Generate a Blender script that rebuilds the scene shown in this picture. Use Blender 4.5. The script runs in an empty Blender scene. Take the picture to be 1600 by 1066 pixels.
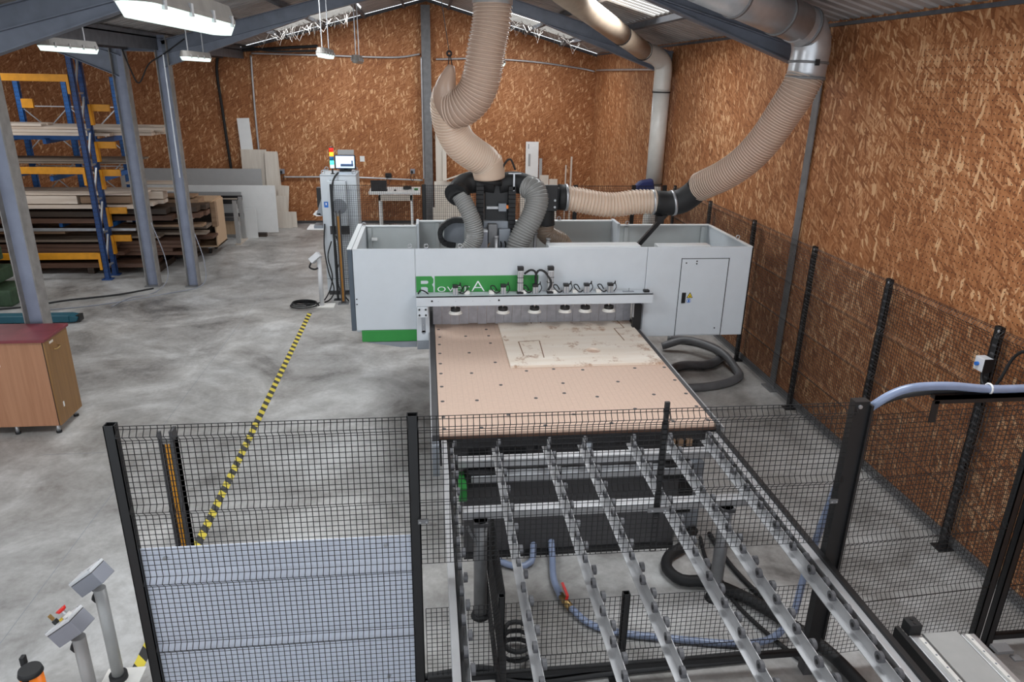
import bpy, math, random
from mathutils import Vector, Matrix
random.seed(7)
S = bpy.context.scene
COL = S.collection

# ------------------------------------------------------------------ camera
YAW, PITCH, ROLL, FPX = 0.12110583, 0.35079482, 0.02027435, 1121.07
cam = bpy.data.cameras.new('camera'); cam.sensor_width = 36; cam.sensor_fit = 'HORIZONTAL'
cam.lens = FPX / 1600 * 36; cam.clip_start = 0.05; cam.clip_end = 200
camo = bpy.data.objects.new('camera', cam); COL.objects.link(camo)
f = Vector((math.sin(YAW)*math.cos(PITCH), math.cos(YAW)*math.cos(PITCH), -math.sin(PITCH)))
r = f.cross(Vector((0, 0, 1))).normalized(); u = r.cross(f)
r2 = r*math.cos(ROLL)+u*math.sin(ROLL); u2 = -r*math.sin(ROLL)+u*math.cos(ROLL)
mw = Matrix(((r2.x, u2.x, -f.x, 0), (r2.y, u2.y, -f.y, 0), (r2.z, u2.z, -f.z, 3.74), (0, 0, 0, 1)))
camo.matrix_world = mw
S.camera = camo
# ------------------------------------------------------------------ world, light, exposure
W = bpy.data.worlds.new('world'); S.world = W; W.use_nodes = True
W.node_tree.nodes['Background'].inputs[0].default_value = (0.86, 0.93, 1.0, 1)
W.node_tree.nodes['Background'].inputs[1].default_value = 2.2
S.view_settings.view_transform = 'Standard'; S.view_settings.look = 'None'
S.view_settings.gamma = 1; S.view_settings.use_curve_mapping = False
S.view_settings.exposure = 0.0

def area(name, loc, rot, sx, sy, power, col=(1, 1, 1)):
    l = bpy.data.lights.new(name, 'AREA'); l.shape = 'RECTANGLE'; l.size = sx; l.size_y = sy; l.energy = power; l.color = col
    o = bpy.data.objects.new(name, l); COL.objects.link(o); o.location = loc; o.rotation_euler = rot
    return o
RS, RA, RC = 0.27, 5.55, 0.08                      # roof slope, apex height, ridge x
def roofz(x): return RA - RS*abs(x-RC)
TH = math.atan(RS)
# daylight coming through the roof lights
for sy in (4.2, 10.7, 17.4):
    for s in (-1, 1):
        x = RC + s*2.4
        area('skylight_daylight', (x - s*0.03, sy, roofz(x)-0.12), (0, s*TH, 0), 2.0, 1.2, 95 if sy < 12 else 75, (0.93, 0.97, 1.0))
for sy in (6.0, 13.0): area('skylight_daylight', (-8.9, sy, 4.9), (0, 0, 0), 2.2, 1.4, 110, (0.93, 0.97, 1.0))

# ------------------------------------------------------------------ materials
MAT = {}
def nodes(name):
    m = bpy.data.materials.new(name); m.use_nodes = True
    nt = m.node_tree; b = nt.nodes['Principled BSDF']; MAT[name] = m
    return m, nt, b
def L(nt, a, b): nt.links.new(a, b)
def plain(name, col, rough=0.5, metal=0.0, bump=0.0, vary=0.06, scale=8.0, spec=0.5):
    """painted / solid surface with slight procedural tone variation"""
    m, nt, b = nodes(name)
    b.inputs['Roughness'].default_value = rough; b.inputs['Metallic'].default_value = metal
    b.inputs['Specular IOR Level'].default_value = spec
    tc = nt.nodes.new('ShaderNodeTexCoord'); nz = nt.nodes.new('ShaderNodeTexNoise')
    nz.inputs['Scale'].default_value = scale; nz.inputs['Detail'].default_value = 5
    L(nt, tc.outputs['Object'], nz.inputs['Vector'])
    rp = nt.nodes.new('ShaderNodeValToRGB')
    rp.color_ramp.elements[0].position = 0.3; rp.color_ramp.elements[1].position = 0.7
    rp.color_ramp.elements[0].color = [max(0, c*(1-vary)) for c in col]+[1]
    rp.color_ramp.elements[1].color = [min(1, c*(1+vary)) for c in col]+[1]
    L(nt, nz.outputs['Fac'], rp.inputs['Fac']); L(nt, rp.outputs['Color'], b.inputs['Base Color'])
    if bump:
        bp = nt.nodes.new('ShaderNodeBump'); bp.inputs['Strength'].default_value = bump; bp.inputs['Distance'].default_value = 0.004
        L(nt, nz.outputs['Fac'], bp.inputs['Height']); L(nt, bp.outputs['Normal'], b.inputs['Normal'])
    return m
def math_node(nt, op, a=None, b=None, va=0.0, vb=0.0):
    n = nt.nodes.new('ShaderNodeMath'); n.operation = op
    n.inputs[0].default_value = va; n.inputs[1].default_value = vb
    if a is not None: L(nt, a, n.inputs[0])
    if b is not None: L(nt, b, n.inputs[1])
    return n.outputs[0]
def osb(name, u_axis, pegs=None, con=.50):
    m, nt, b = nodes(name); b.inputs['Roughness'].default_value = 0.62; b.inputs['Specular IOR Level'].default_value = 0.3
    tc = nt.nodes.new('ShaderNodeTexCoord'); sp = nt.nodes.new('ShaderNodeSeparateXYZ'); L(nt, tc.outputs['Object'], sp.inputs[0])
    cb = nt.nodes.new('ShaderNodeCombineXYZ'); L(nt, sp.outputs[u_axis], cb.inputs[0]); L(nt, sp.outputs['Z'], cb.inputs[1])
    nz = nt.nodes.new('ShaderNodeTexNoise'); nz.noise_dimensions = '2D'; nz.inputs['Scale'].default_value = 9; nz.inputs['Detail'].default_value = 3
    L(nt, cb.outputs[0], nz.inputs['Vector'])
    dv = nt.nodes.new('ShaderNodeVectorMath'); dv.operation = 'MULTIPLY_ADD'
    L(nt, nz.outputs['Color'], dv.inputs[0]); dv.inputs[1].default_value = (0.02, 0.02, 0); L(nt, cb.outputs[0], dv.inputs[2])
    prev = None
    for i, (ang, ln, wd, th) in enumerate([(80, .11, .020, 0), (20, .10, .018, .45), (115, .11, .020, .45), (62, .10, .017, .45), (97, .13, .021, .5), (150, .10, .017, .62), (85, .10, .028, .955), (130, .08, .026, .97)]):
        mp = nt.nodes.new('ShaderNodeMapping'); mp.inputs['Rotation'].default_value = (0, 0, math.radians(ang)); mp.vector_type = 'POINT'
        mp.inputs['Location'].default_value = (i*3.7, i*1.9, 0)
        L(nt, dv.outputs[0], mp.inputs['Vector'])
        sc = nt.nodes.new('ShaderNodeVectorMath'); sc.operation = 'MULTIPLY'; sc.inputs[1].default_value = (1/ln, 1/wd, 1); L(nt, mp.outputs[0], sc.inputs[0])
        vo = nt.nodes.new('ShaderNodeTexVoronoi'); vo.voronoi_dimensions = '2D'; vo.inputs['Scale'].default_value = 1
        L(nt, sc.outputs[0], vo.inputs['Vector'])
        sc2 = nt.nodes.new('ShaderNodeSeparateColor'); L(nt, vo.outputs['Color'], sc2.inputs[0])
        tone = sc2.outputs[0]
        tone = math_node(nt, 'MULTIPLY_ADD', tone, None, 0, .22 if i > 5 else con); tone.node.inputs[2].default_value = .72*(con/.5)**.3 if i > 5 else .41-con/2
        if prev is None: prev = tone
        else:
            k = math_node(nt, 'GREATER_THAN', sc2.outputs[1], None, 0, th)
            mx = nt.nodes.new('ShaderNodeMix'); mx.data_type = 'FLOAT'
            L(nt, k, mx.inputs[0]); L(nt, prev, mx.inputs[2]); L(nt, tone, mx.inputs[3]); prev = mx.outputs[0]
    big = nt.nodes.new('ShaderNodeTexNoise'); big.noise_dimensions = '2D'; big.inputs['Scale'].default_value = 1.1; big.inputs['Detail'].default_value = 4
    L(nt, cb.outputs[0], big.inputs['Vector'])
    t2 = math_node(nt, 'MULTIPLY_ADD', big.outputs['Fac'], prev, 0, .22); t2.node.inputs[2].default_value = 0
    L(nt, prev, t2.node.inputs[2])
    t2 = math_node(nt, 'SUBTRACT', t2, None, 0, .11)
    rp = nt.nodes.new('ShaderNodeValToRGB'); cr = rp.color_ramp
    cr.elements[0].position = 0; cr.elements[0].color = (.15, .050, .017, 1)
    cr.elements[1].position = 1; cr.elements[1].color = (.68, .40, .21, 1)
    for p, c in ((.3, (.30, .110, .040)), (.6, (.41, .168, .066)), (.8, (.52, .25, .115))):
        e = cr.elements.new(p); e.color = c+(1,)
    L(nt, t2, rp.inputs['Fac']); colr = rp.outputs['Color']
    if pegs:
        # a field of small drilled peg holes
        y0, y1, z0, z1, pitch = pegs
        fx = math_node(nt, 'PINGPONG', sp.outputs[u_axis], None, 0, pitch/2); fz = math_node(nt, 'PINGPONG', sp.outputs['Z'], None, 0, pitch/2)
        d = math_node(nt, 'ADD', math_node(nt, 'POWER', fx, None, 0, 2), math_node(nt, 'POWER', fz, None, 0, 2))
        k = math_node(nt, 'LESS_THAN', d, None, 0, .0055**2)
        for ax, lo, hi in ((u_axis, y0, y1), ('Z', z0, z1)):
            k = math_node(nt, 'MULTIPLY', k, math_node(nt, 'GREATER_THAN', sp.outputs[ax], None, 0, lo)); k = math_node(nt, 'MULTIPLY', k, math_node(nt, 'LESS_THAN', sp.outputs[ax], None, 0, hi))
        mx = nt.nodes.new('ShaderNodeMix'); mx.data_type = 'RGBA'; L(nt, k, mx.inputs[0]); L(nt, colr, mx.inputs[6]); mx.inputs[7].default_value = (.02, .01, .006, 1); colr = mx.outputs[2]
    L(nt, colr, b.inputs['Base Color'])
    bp = nt.nodes.new('ShaderNodeBump'); bp.inputs['Strength'].default_value = .25; bp.inputs['Distance'].default_value = .003
    L(nt, prev, bp.inputs['Height']); L(nt, bp.outputs['Normal'], b.inputs['Normal'])
    return m
def wood(name, c0, c1, axis='X', rough=.55, scale=1.0):
    m, nt, b = nodes(name); b.inputs['Roughness'].default_value = rough
    tc = nt.nodes.new('ShaderNodeTexCoord'); mp = nt.nodes.new('ShaderNodeMapping')
    sc = {'X': (.8, 14, 14), 'Y': (14, .8, 14), 'Z': (14, 14, .8)}[axis]
    mp.inputs['Scale'].default_value = [v*scale for v in sc]
    L(nt, tc.outputs['Object'], mp.inputs['Vector'])
    nz = nt.nodes.new('ShaderNodeTexNoise'); nz.inputs['Scale'].default_value = 1.6; nz.inputs['Detail'].default_value = 6; nz.inputs['Distortion'].default_value = .6
    L(nt, mp.outputs[0], nz.inputs['Vector'])
    oi = nt.nodes.new('ShaderNodeObjectInfo')
    ad = math_node(nt, 'MULTIPLY_ADD', oi.outputs['Random'], None, 0, .3); ad.node.inputs[2].default_value = -.15
    ad = math_node(nt, 'ADD', ad, nz.outputs['Fac'])
    rp = nt.nodes.new('ShaderNodeValToRGB'); rp.color_ramp.elements[0].position = .25; rp.color_ramp.elements[1].position = .75
    rp.color_ramp.elements[0].color = c0+(1,); rp.color_ramp.elements[1].color = c1+(1,)
    L(nt, ad, rp.inputs['Fac']); L(nt, rp.outputs['Color'], b.inputs['Base Color'])
    return m
def emit(name, col, strength):
    m, nt, b = nodes(name); b.inputs['Base Color'].default_value = col+(1,)
    b.inputs['Emission Color'].default_value = col+(1,); b.inputs['Emission Strength'].default_value = strength
    return m
def seethrough(name, col, rough, alpha, metal=0.0):
    m, nt, b = nodes(name); b.inputs['Base Color'].default_value = col+(1,); b.inputs['Roughness'].default_value = rough
    tr = nt.nodes.new('ShaderNodeBsdfTransparent'); tr.inputs[0].default_value = [min(1, c*1.2) for c in col]+[1]
    tl = nt.nodes.new('ShaderNodeBsdfTranslucent'); tl.inputs[0].default_value = col+(1,)
    m1 = nt.nodes.new('ShaderNodeMixShader'); m1.inputs[0].default_value = .3; L(nt, b.outputs[0], m1.inputs[1]); L(nt, tl.outputs[0], m1.inputs[2])
    m2 = nt.nodes.new('ShaderNodeMixShader'); m2.inputs[0].default_value = alpha; L(nt, m1.outputs[0], m2.inputs[1]); L(nt, tr.outputs[0], m2.inputs[2])
    L(nt, m2.outputs[0], nt.nodes['Material Output'].inputs[0])
    return m

def concrete():
    m, nt, b = nodes('concrete')
    tc = nt.nodes.new('ShaderNodeTexCoord')
    def nz(scale, detail, dist=0.0, rough=.6, mul=(1, 1, 1)):
        mp = nt.nodes.new('ShaderNodeMapping'); mp.inputs['Scale'].default_value = mul; L(nt, tc.outputs['Object'], mp.inputs[0])
        n = nt.nodes.new('ShaderNodeTexNoise'); n.inputs['Scale'].default_value = scale; n.inputs['Detail'].default_value = detail
        n.inputs['Distortion'].default_value = dist; n.inputs['Roughness'].default_value = rough; L(nt, mp.outputs[0], n.inputs['Vector']); return n.outputs['Fac']
    a = nz(.75, 7, .8, .62); c = nz(2.6, 8, .4, .7); d = nz(22, 6); g = nz(.33, 4)
    s = math_node(nt, 'MULTIPLY_ADD', a, None, 0, .62); s.node.inputs[2].default_value = 0
    s2 = math_node(nt, 'MULTIPLY', c, None, 0, .33); s = math_node(nt, 'ADD', s, s2)
    s = math_node(nt, 'ADD', s, math_node(nt, 'MULTIPLY', d, None, 0, .10))
    rp = nt.nodes.new('ShaderNodeValToRGB'); cr = rp.color_ramp
    cr.elements[0].position = .38; cr.elements[0].color = (.13, .125, .12, 1)
    cr.elements[1].position = .64; cr.elements[1].color = (.58, .58, .575, 1)
    for p, col in ((.46, (.28, .272, .262)), (.54, (.40, .395, .387))):
        e = cr.elements.new(p); e.color = col+(1,)
    L(nt, s, rp.inputs['Fac'])
    mx = nt.nodes.new('ShaderNodeMix'); mx.data_type = 'RGBA'; mx.blend_type = 'MULTIPLY'; L(nt, rp.outputs['Color'], mx.inputs[6]); mx.inputs[7].default_value = (.95, .88, .80, 1)
    k = math_node(nt, 'MULTIPLY_ADD', g, None, 0, 1.6); k.node.inputs[2].default_value = -.62
    kk = nt.nodes.new('ShaderNodeClamp'); L(nt, k, kk.inputs[0]); L(nt, kk.outputs[0], mx.inputs[0])
    L(nt, mx.outputs[2], b.inputs['Base Color'])
    rr = math_node(nt, 'MULTIPLY_ADD', c, None, 0, .3); rr.node.inputs[2].default_value = .30; L(nt, rr, b.inputs['Roughness'])
    bp = nt.nodes.new('ShaderNodeBump'); bp.inputs['Strength'].default_value = .12; bp.inputs['Distance'].default_value = .004; L(nt, d, bp.inputs['Height']); L(nt, bp.outputs[0], b.inputs['Normal'])
concrete()
osb('osb_back', 'X', con=.40); osb('osb_right', 'Y', pegs=(2.5, 6.5, 1.5, 4.1, .05))
plain('roof_sheet', (.38, .36, .355), .55, .2, vary=.2, scale=3)
plain('purlin', (.10, .105, .12), .6, .2, vary=.2)
plain('steel_blue', (.17, .19, .235), .5, .25, vary=.14, scale=5)
plain('steel_edge', (.25, .24, .23), .6, .1, vary=.2)
plain('steel_web', (.25, .275, .36), .5, .1, vary=.12, scale=5)
plain('steel_grey', (.20, .20, .205), .55, .3, vary=.15)
plain('black_paint', (.012, .012, .013), .45)
plain('black_rubber', (.014, .014, .015), .65)
plain('dark_sheet', (.062, .060, .063), .6)
plain('machine_white', (.60, .64, .68), .38, vary=.02)
plain('machine_inner', (.50, .53, .53), .5, vary=.03)
plain('machine_shelf', (.72, .75, .76), .4, vary=.02)
plain('plate_grey', (.42, .42, .41), .5)
plain('slate', (.075, .095, .12), .45)
plain('mid_grey', (.26, .28, .31), .5)
plain('green', (.035, .27, .055), .4, vary=.03)
plain('letter_white', (.82, .84, .85), .45, vary=.02)
plain('curtain', (.46, .46, .50), .45, vary=.12, scale=14)
plain('aluminium', (.50, .50, .51), .45, .6, vary=.05)
plain('zinc', (.50, .51, .53), .36, .6, vary=.14, scale=6)
plain('chrome', (.7, .7, .72), .2, 1.0)
plain('roller_grey', (.11, .11, .118), .5)
plain('white_pad', (.78, .76, .72), .55)
plain('white_laminate', (.86, .86, .85), .4, vary=.02)
plain('grey_laminate', (.42, .42, .42), .45, vary=.03)
plain('spoilboard', (.64, .47, .375), .75, vary=.035, scale=30)
plain('spoil_groove', (.56, .40, .315), .8)
plain('pvc', (.66, .64, .60), .3, vary=.04)
plain('pvc_brown', (.42, .33, .25), .35, vary=.08)
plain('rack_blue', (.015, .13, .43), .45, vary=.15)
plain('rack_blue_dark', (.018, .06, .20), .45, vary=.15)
plain('rack_yellow', (.75, .31, .012), .45, vary=.12)
plain('red_laminate', (.20, .035, .045), .45, vary=.15)
plain('label_blue', (.02, .15, .55), .4)
plain('warning_yellow', (.85, .60, .03), .4)
plain('plastic_grey', (.27, .28, .32), .45, vary=.03)
plain('plastic_light', (.68, .69, .71), .4, vary=.03)
plain('ped_tube', (.36, .36, .355), .42, .1, vary=.06)
plain('red_button', (.75, .02, .015), .35)
plain('orange', (.95, .22, .01), .4)
plain('laptop', (.03, .028, .03), .35)
plain('brass', (.45, .30, .12), .35, .8)
plain('lamp_housing', (.26, .245, .225), .6, vary=.15)
plain('teal', (.01, .09, .13), .5)
plain('green_dark', (.045, .085, .045), .6, vary=.25)
plain('blue_pvc', (.24, .29, .42), .28, vary=.12)
plain('grey_hose', (.13, .13, .135), .42, vary=.1)
plain('cobweb', (.62, .58, .54), .9)
plain('sheet_screen', (.72, .76, .86), .25, vary=.05, scale=1.5)
plain('dark_blue_tool', (.02, .03, .12), .5)
plain('ply_edge', (.42, .27, .15), .7)
plain('kerf', (.22, .12, .06), .8)
wood('pine', (.60, .48, .38), (.80, .69, .59)); wood('pine_grey', (.40, .34, .28), (.58, .50, .42))
wood('brown_wood', (.075, .036, .022), (.17, .085, .052)); wood('mid_wood', (.20, .12, .07), (.36, .23, .14))
wood('grey_wood', (.16, .12, .09), (.28, .22, .17)); wood('dark_wood', (.03, .02, .015), (.07, .045, .03))
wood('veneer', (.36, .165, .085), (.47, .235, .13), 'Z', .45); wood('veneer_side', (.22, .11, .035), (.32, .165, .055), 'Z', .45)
wood('ply_face', (.50, .34, .21), (.64, .46, .30), 'Z'); wood('pale_board', (.66, .59, .51), (.78, .72, .64), 'Z')
emit('diffuser', (.80, 1.0, .92), 1.1); emit('sky_panel', (.93, .97, 1.0), 3.2)
emit('screen', (.55, .72, 1.0), 1.1); emit('screen_dark', (.05, .08, .16), .3)
emit('lamp_red', (.8, .02, .01), .8); emit('lamp_amber', (1.0, .35, .02), 2.0); emit('lamp_blue', (.01, .12, .3), .35); emit('lamp_green', (.08, .9, .55), 1.5); emit('lamp_clear', (.75, .9, .95), .8)
seethrough('hose_tan', (.86, .69, .55), .3, .06); seethrough('hose_clear', (.40, .40, .385), .2, .2); seethrough('hose_brown', (.40, .31, .24), .3, .12)
seethrough('hose_tan_dark', (.66, .51, .41), .25, .22)
seethrough('lamp_off_glass', (.55, .55, .52), .2, .25)
plain('hose_rib_tan', (.74, .60, .49), .3, vary=.02); plain('hose_rib', (.90, .78, .66), .3, vary=.02); plain('hose_rib_grey', (.45, .45, .44), .25, vary=.02)
def tape():
    m, nt, b = nodes('hazard_tape'); b.inputs['Roughness'].default_value = .45
    tc = nt.nodes.new('ShaderNodeTexCoord'); sp = nt.nodes.new('ShaderNodeSeparateXYZ'); L(nt, tc.outputs['Object'], sp.inputs[0])
    s = math_node(nt, 'ADD', sp.outputs['X'], sp.outputs['Y']); s = math_node(nt, 'MULTIPLY', s, None, 0, 6.2)
    s = math_node(nt, 'FRACT', s); k = math_node(nt, 'GREATER_THAN', s, None, 0, .5)
    mx = nt.nodes.new('ShaderNodeMix'); mx.data_type = 'RGBA'; L(nt, k, mx.inputs[0]); mx.inputs[6].default_value = (.03, .03, .03, 1); mx.inputs[7].default_value = (.72, .58, .05, 1)
    L(nt, mx.outputs[2], b.inputs['Base Color'])
tape()
def plywood_top():
    m, nt, b = nodes('birch_ply'); b.inputs['Roughness'].default_value = .6
    tc = nt.nodes.new('ShaderNodeTexCoord'); mp = nt.nodes.new('ShaderNodeMapping'); mp.inputs['Scale'].default_value = (.8, 7, 7); L(nt, tc.outputs['Object'], mp.inputs[0])
    n = nt.nodes.new('ShaderNodeTexNoise'); n.inputs['Scale'].default_value = 1.5; n.inputs['Detail'].default_value = 6; L(nt, mp.outputs[0], n.inputs[0])
    rp = nt.nodes.new('ShaderNodeValToRGB'); rp.color_ramp.elements[0].position = .3; rp.color_ramp.elements[1].position = .7
    rp.color_ramp.elements[0].color = (.78, .67, .56, 1); rp.color_ramp.elements[1].color = (.87, .79, .70, 1); L(nt, n.outputs['Fac'], rp.inputs[0])
    n2 = nt.nodes.new('ShaderNodeTexNoise'); n2.inputs['Scale'].default_value = 4.2; n2.inputs['Detail'].default_value = 9; n2.inputs['Roughness'].default_value = .75
    mp2 = nt.nodes.new('ShaderNodeMapping'); mp2.inputs['Scale'].default_value = (1, .8, 1); mp2.inputs['Location'].default_value = (1.3, .4, 0); L(nt, tc.outputs['Object'], mp2.inputs[0]); L(nt, mp2.outputs[0], n2.inputs[0])
    r2 = nt.nodes.new('ShaderNodeValToRGB'); r2.color_ramp.elements[0].position = .54; r2.color_ramp.elements[1].position = .61; L(nt, n2.outputs['Fac'], r2.inputs[0])
    mx = nt.nodes.new('ShaderNodeMix'); mx.data_type = 'RGBA'; L(nt, math_node(nt, 'MULTIPLY', r2.outputs[0], None, 0, .75), mx.inputs[0]); L(nt, rp.outputs[0], mx.inputs[6]); mx.inputs[7].default_value = (.42, .24, .14, 1)
    L(nt, mx.outputs[2], b.inputs['Base Color'])
plywood_top()

# ------------------------------------------------------------------ mesh builder
class MB:
    def __init__(s): s.v = []; s.f = []
    def box(s, x0, x1, y0, y1, z0, z1, rot=None, piv=None):
        n = len(s.v); vs = [Vector((x, y, z)) for z in (z0, z1) for y in (y0, y1) for x in (x0, x1)]
        if rot is not None:
            p = Vector(piv) if piv else Vector(((x0+x1)/2, (y0+y1)/2, (z0+z1)/2)); vs = [p + rot @ (q-p) for q in vs]
        s.v += vs; s.f += [(n, n+2, n+3, n+1), (n+4, n+5, n+7, n+6), (n, n+1, n+5, n+4), (n+2, n+6, n+7, n+3), (n, n+4, n+6, n+2), (n+1, n+3, n+7, n+5)]
        return s
    def bar(s, p0, p1, w, h, up=(0, 0, 1)):
        """rectangular bar between two points"""
        p0, p1 = Vector(p0), Vector(p1); d = (p1-p0).normalized(); a = d.cross(Vector(up))
        if a.length < 1e-4: a = d.cross(Vector((1, 0, 0)))
        a.normalize(); b = a.cross(d); n = len(s.v)
        for p in (p0, p1): s.v += [p-a*w/2-b*h/2, p+a*w/2-b*h/2, p+a*w/2+b*h/2, p-a*w/2+b*h/2]
        s.f += [(n, n+1, n+2, n+3), (n+7, n+6, n+5, n+4)] + [(n+i, n+4+i, n+4+(i+1) % 4, n+(i+1) % 4) for i in range(4)]
        return s
    def cyl(s, p0, p1, r, n=16, r1=None, caps=True):
        p0, p1 = Vector(p0), Vector(p1); r1 = r if r1 is None else r1
        d = (p1-p0).normalized(); a = d.cross(Vector((0, 0, 1)))
        if a.length < 1e-4: a = Vector((1, 0, 0))
        a.normalize(); b = d.cross(a); k = len(s.v)
        for p, rr in ((p0, r), (p1, r1)):
            s.v += [p + (a*math.cos(t)+b*math.sin(t))*rr for t in (2*math.pi*i/n for i in range(n))]
        s.f += [(k+i, k+(i+1) % n, k+n+(i+1) % n, k+n+i) for i in range(n)]
        if caps: s.f += [tuple(range(k+n-1, k-1, -1)), tuple(range(k+n, k+2*n))]
        return s
    def tube(s, pts, rad, n=12, caps=True):
        """round tube through pts; rad is a number or one per point"""
        P = [Vector(p) for p in pts]; m = len(P); R = rad if isinstance(rad, (list, tuple)) else [rad]*m
        k = len(s.v); a = None
        for i, p in enumerate(P):
            d = (P[min(i+1, m-1)]-P[max(i-1, 0)])
            d = d.normalized() if d.length > 1e-9 else Vector((0, 0, 1))
            if a is None:
                a = d.cross(Vector((0, 0, 1)))
                if a.length < 1e-3: a = d.cross(Vector((1, 0, 0)))
            a = (a - d*a.dot(d)).normalized(); b = d.cross(a)
            s.v += [p + (a*math.cos(t)+b*math.sin(t))*R[i] for t in (2*math.pi*j/n for j in range(n))]
        for i in range(m-1):
            s.f += [(k+i*n+j, k+i*n+(j+1) % n, k+(i+1)*n+(j+1) % n, k+(i+1)*n+j) for j in range(n)]
        if caps: s.f += [tuple(range(k+n-1, k-1, -1)), tuple(range(k+(m-1)*n, k+m*n))]
        return s
    def prism(s, poly, axis, a, b):
        """extrude a 2-D outline along an axis: 'X' takes (y,z), 'Y' takes (x,z), 'Z' takes (x,y)"""
        k = len(s.v); n = len(poly)
        mk = {'X': lambda p, t: (t, p[0], p[1]), 'Y': lambda p, t: (p[0], t, p[1]), 'Z': lambda p, t: (p[0], p[1], t)}[axis]
        for t in (a, b): s.v += [Vector(mk(p, t)) for p in poly]
        s.f += [tuple(range(k, k+n)), tuple(range(k+2*n-1, k+n-1, -1))] + [(k+i, k+n+i, k+n+(i+1) % n, k+(i+1) % n) for i in range(n)]
        return s
    def build(s, name, mat, parent=None, smooth=False, bevel=0.0, origin=None):
        me = bpy.data.meshes.new(name)
        if parent is not None: off = root_off(parent)
        else: off = Vector(origin) if origin else Vector((0, 0, 0))
        me.from_pydata([tuple(v-off) for v in s.v], [], s.f); me.update()
        import bmesh
        bm = bmesh.new(); bm.from_mesh(me); bmesh.ops.recalc_face_normals(bm, faces=bm.faces); bm.to_mesh(me); bm.free()
        me.materials.append(MAT[mat])
        o = bpy.data.objects.new(name, me); COL.objects.link(o)
        if parent is not None: o.parent = parent
        else: o.location = off
        if smooth:
            for p in me.polygons: p.use_smooth = len(p.vertices) <= 4
        if bevel:
            md = o.modifiers.new('bevel', 'BEVEL'); md.width = bevel; md.segments = 2; md.limit_method = 'ANGLE'
        return o
def root_off(o):
    v = Vector((0, 0, 0))
    while o is not None: v += o.location; o = o.parent
    return v
def tag(o, label=None, cat=None, group=None, kind=None):
    if label: o['label'] = label
    if cat: o['category'] = cat
    if group: o['group'] = group
    if kind: o['kind'] = kind
    return o
def thing(name, label, cat, loc=(0, 0, 0), group=None, kind=None):
    o = bpy.data.objects.new(name, None); COL.objects.link(o); o.location = loc; o.empty_display_size = .1
    return tag(o, label, cat, group, kind)
def copy_tree(o, parent=None):
    c = o.copy(); COL.objects.link(c); c.parent = parent
    for ch in list(o.children): copy_tree(ch, c)
    return c
def spline(ctrl, step=.02):
    """dense Catmull-Rom polyline"""
    P = [Vector(p) for p in ctrl]; P = [P[0]*2-P[1]] + P + [P[-1]*2-P[-2]]; out = []
    for i in range(1, len(P)-2):
        n = max(2, int((P[i+1]-P[i]).length/step))
        for j in range(n):
            t = j/n; a, b, c, d = P[i-1:i+3]
            out.append(.5*((2*b)+(c-a)*t+(2*a-5*b+4*c-d)*t*t+(3*b-a-3*c+d)*t**3))
    out.append(P[-2]); return out
def resample(pts, step):
    out = [pts[0]]; acc = 0
    for a, b in zip(pts, pts[1:]):
        l = (b-a).length
        while acc + l >= step:
            a = a + (b-a)*((step-acc)/l); l = (b-a).length; out.append(a.copy()); acc = 0
        acc += l
    return out
def ribbed_hose(name, ctrl, r, mat, label, cat='hose', pitch=.03, ribmat='hose_rib', radii=None, sag=None, depth=.07, n=20, parent=None, step=None):
    P = resample(spline(ctrl, .008), pitch/4)
    m = len(P); R = []
    for i in range(m):
        t = i/(m-1); rr = r if radii is None else radii[0]+(radii[1]-radii[0])*t
        R.append(rr*(1 + depth*(.5+.5*math.cos(2*math.pi*i/4)) - depth))
    if parent is None:
        t = thing(name, label, cat, tuple(P[0]))
    else: t = parent
    MB().tube(P, R, n, caps=False).build('hose_wall', mat, t, smooth=True)
    # the wire helix wound round the hose
    H = MB(); pts = []
    k = 20
    P2 = resample(P, pitch/k); a = None
    for i, p in enumerate(P2):
        d = (P2[min(i+1, len(P2)-1)]-P2[max(i-1, 0)]).normalized()
        if a is None:
            a = d.cross(Vector((0, 0, 1)))
            if a.length < 1e-3: a = d.cross(Vector((1, 0, 0)))
        a = (a-d*a.dot(d)).normalized(); b = d.cross(a); th = 2*math.pi*i/k
        rr = (r if radii is None else radii[0]+(radii[1]-radii[0])*i/len(P2))*1.004
        pts.append(p+(a*math.cos(th)+b*math.sin(th))*rr)
    H.tube(pts, .0034, 4, caps=False).build('wire_helix', ribmat, t)
    return t

# ================================================================== SETTING
YB, XW, EAVE = 19.6, 4.45, roofz(4.45)
Y0 = -3.0
def struct(mb, name, mat, **k): return tag(mb.build(name, mat, **k), kind='structure')
fl = struct(MB().box(-13.5, XW+.2, Y0-1, YB+.2, -.2, 0), 'floor', 'concrete')
# saw-cut joints in the slab
for (a, b) in (((-4.0, 7.05, .0006), (4.3, 7.05, .0006)), ((-12, 12.6, .0006), (-2.0, 12.6, .0006)), ((-3.0, 3.2, .0006), (-3.0, 19, .0006))):
    MB().bar(a, b, .004, .0008).build('floor_joint', 'mid_grey', fl)
struct(MB().box(XW, XW+.12, Y0, YB, 0, EAVE+.05), 'wall_right', 'osb_right')
gable = [(-13.5, 0), (XW, 0), (XW, roofz(XW)), (RC, RA), (-4.65, roofz(-4.65)), (-9.2, roofz(-4.65)+1.2), (-13.5, roofz(-4.65))]
struct(MB().prism(gable, 'Y', YB, YB+.12), 'wall_back', 'osb_back')
struct(MB().box(-13.62, -13.5, Y0, YB, 0, roofz(-4.65)), 'wall_left', 'osb_right')
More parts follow.
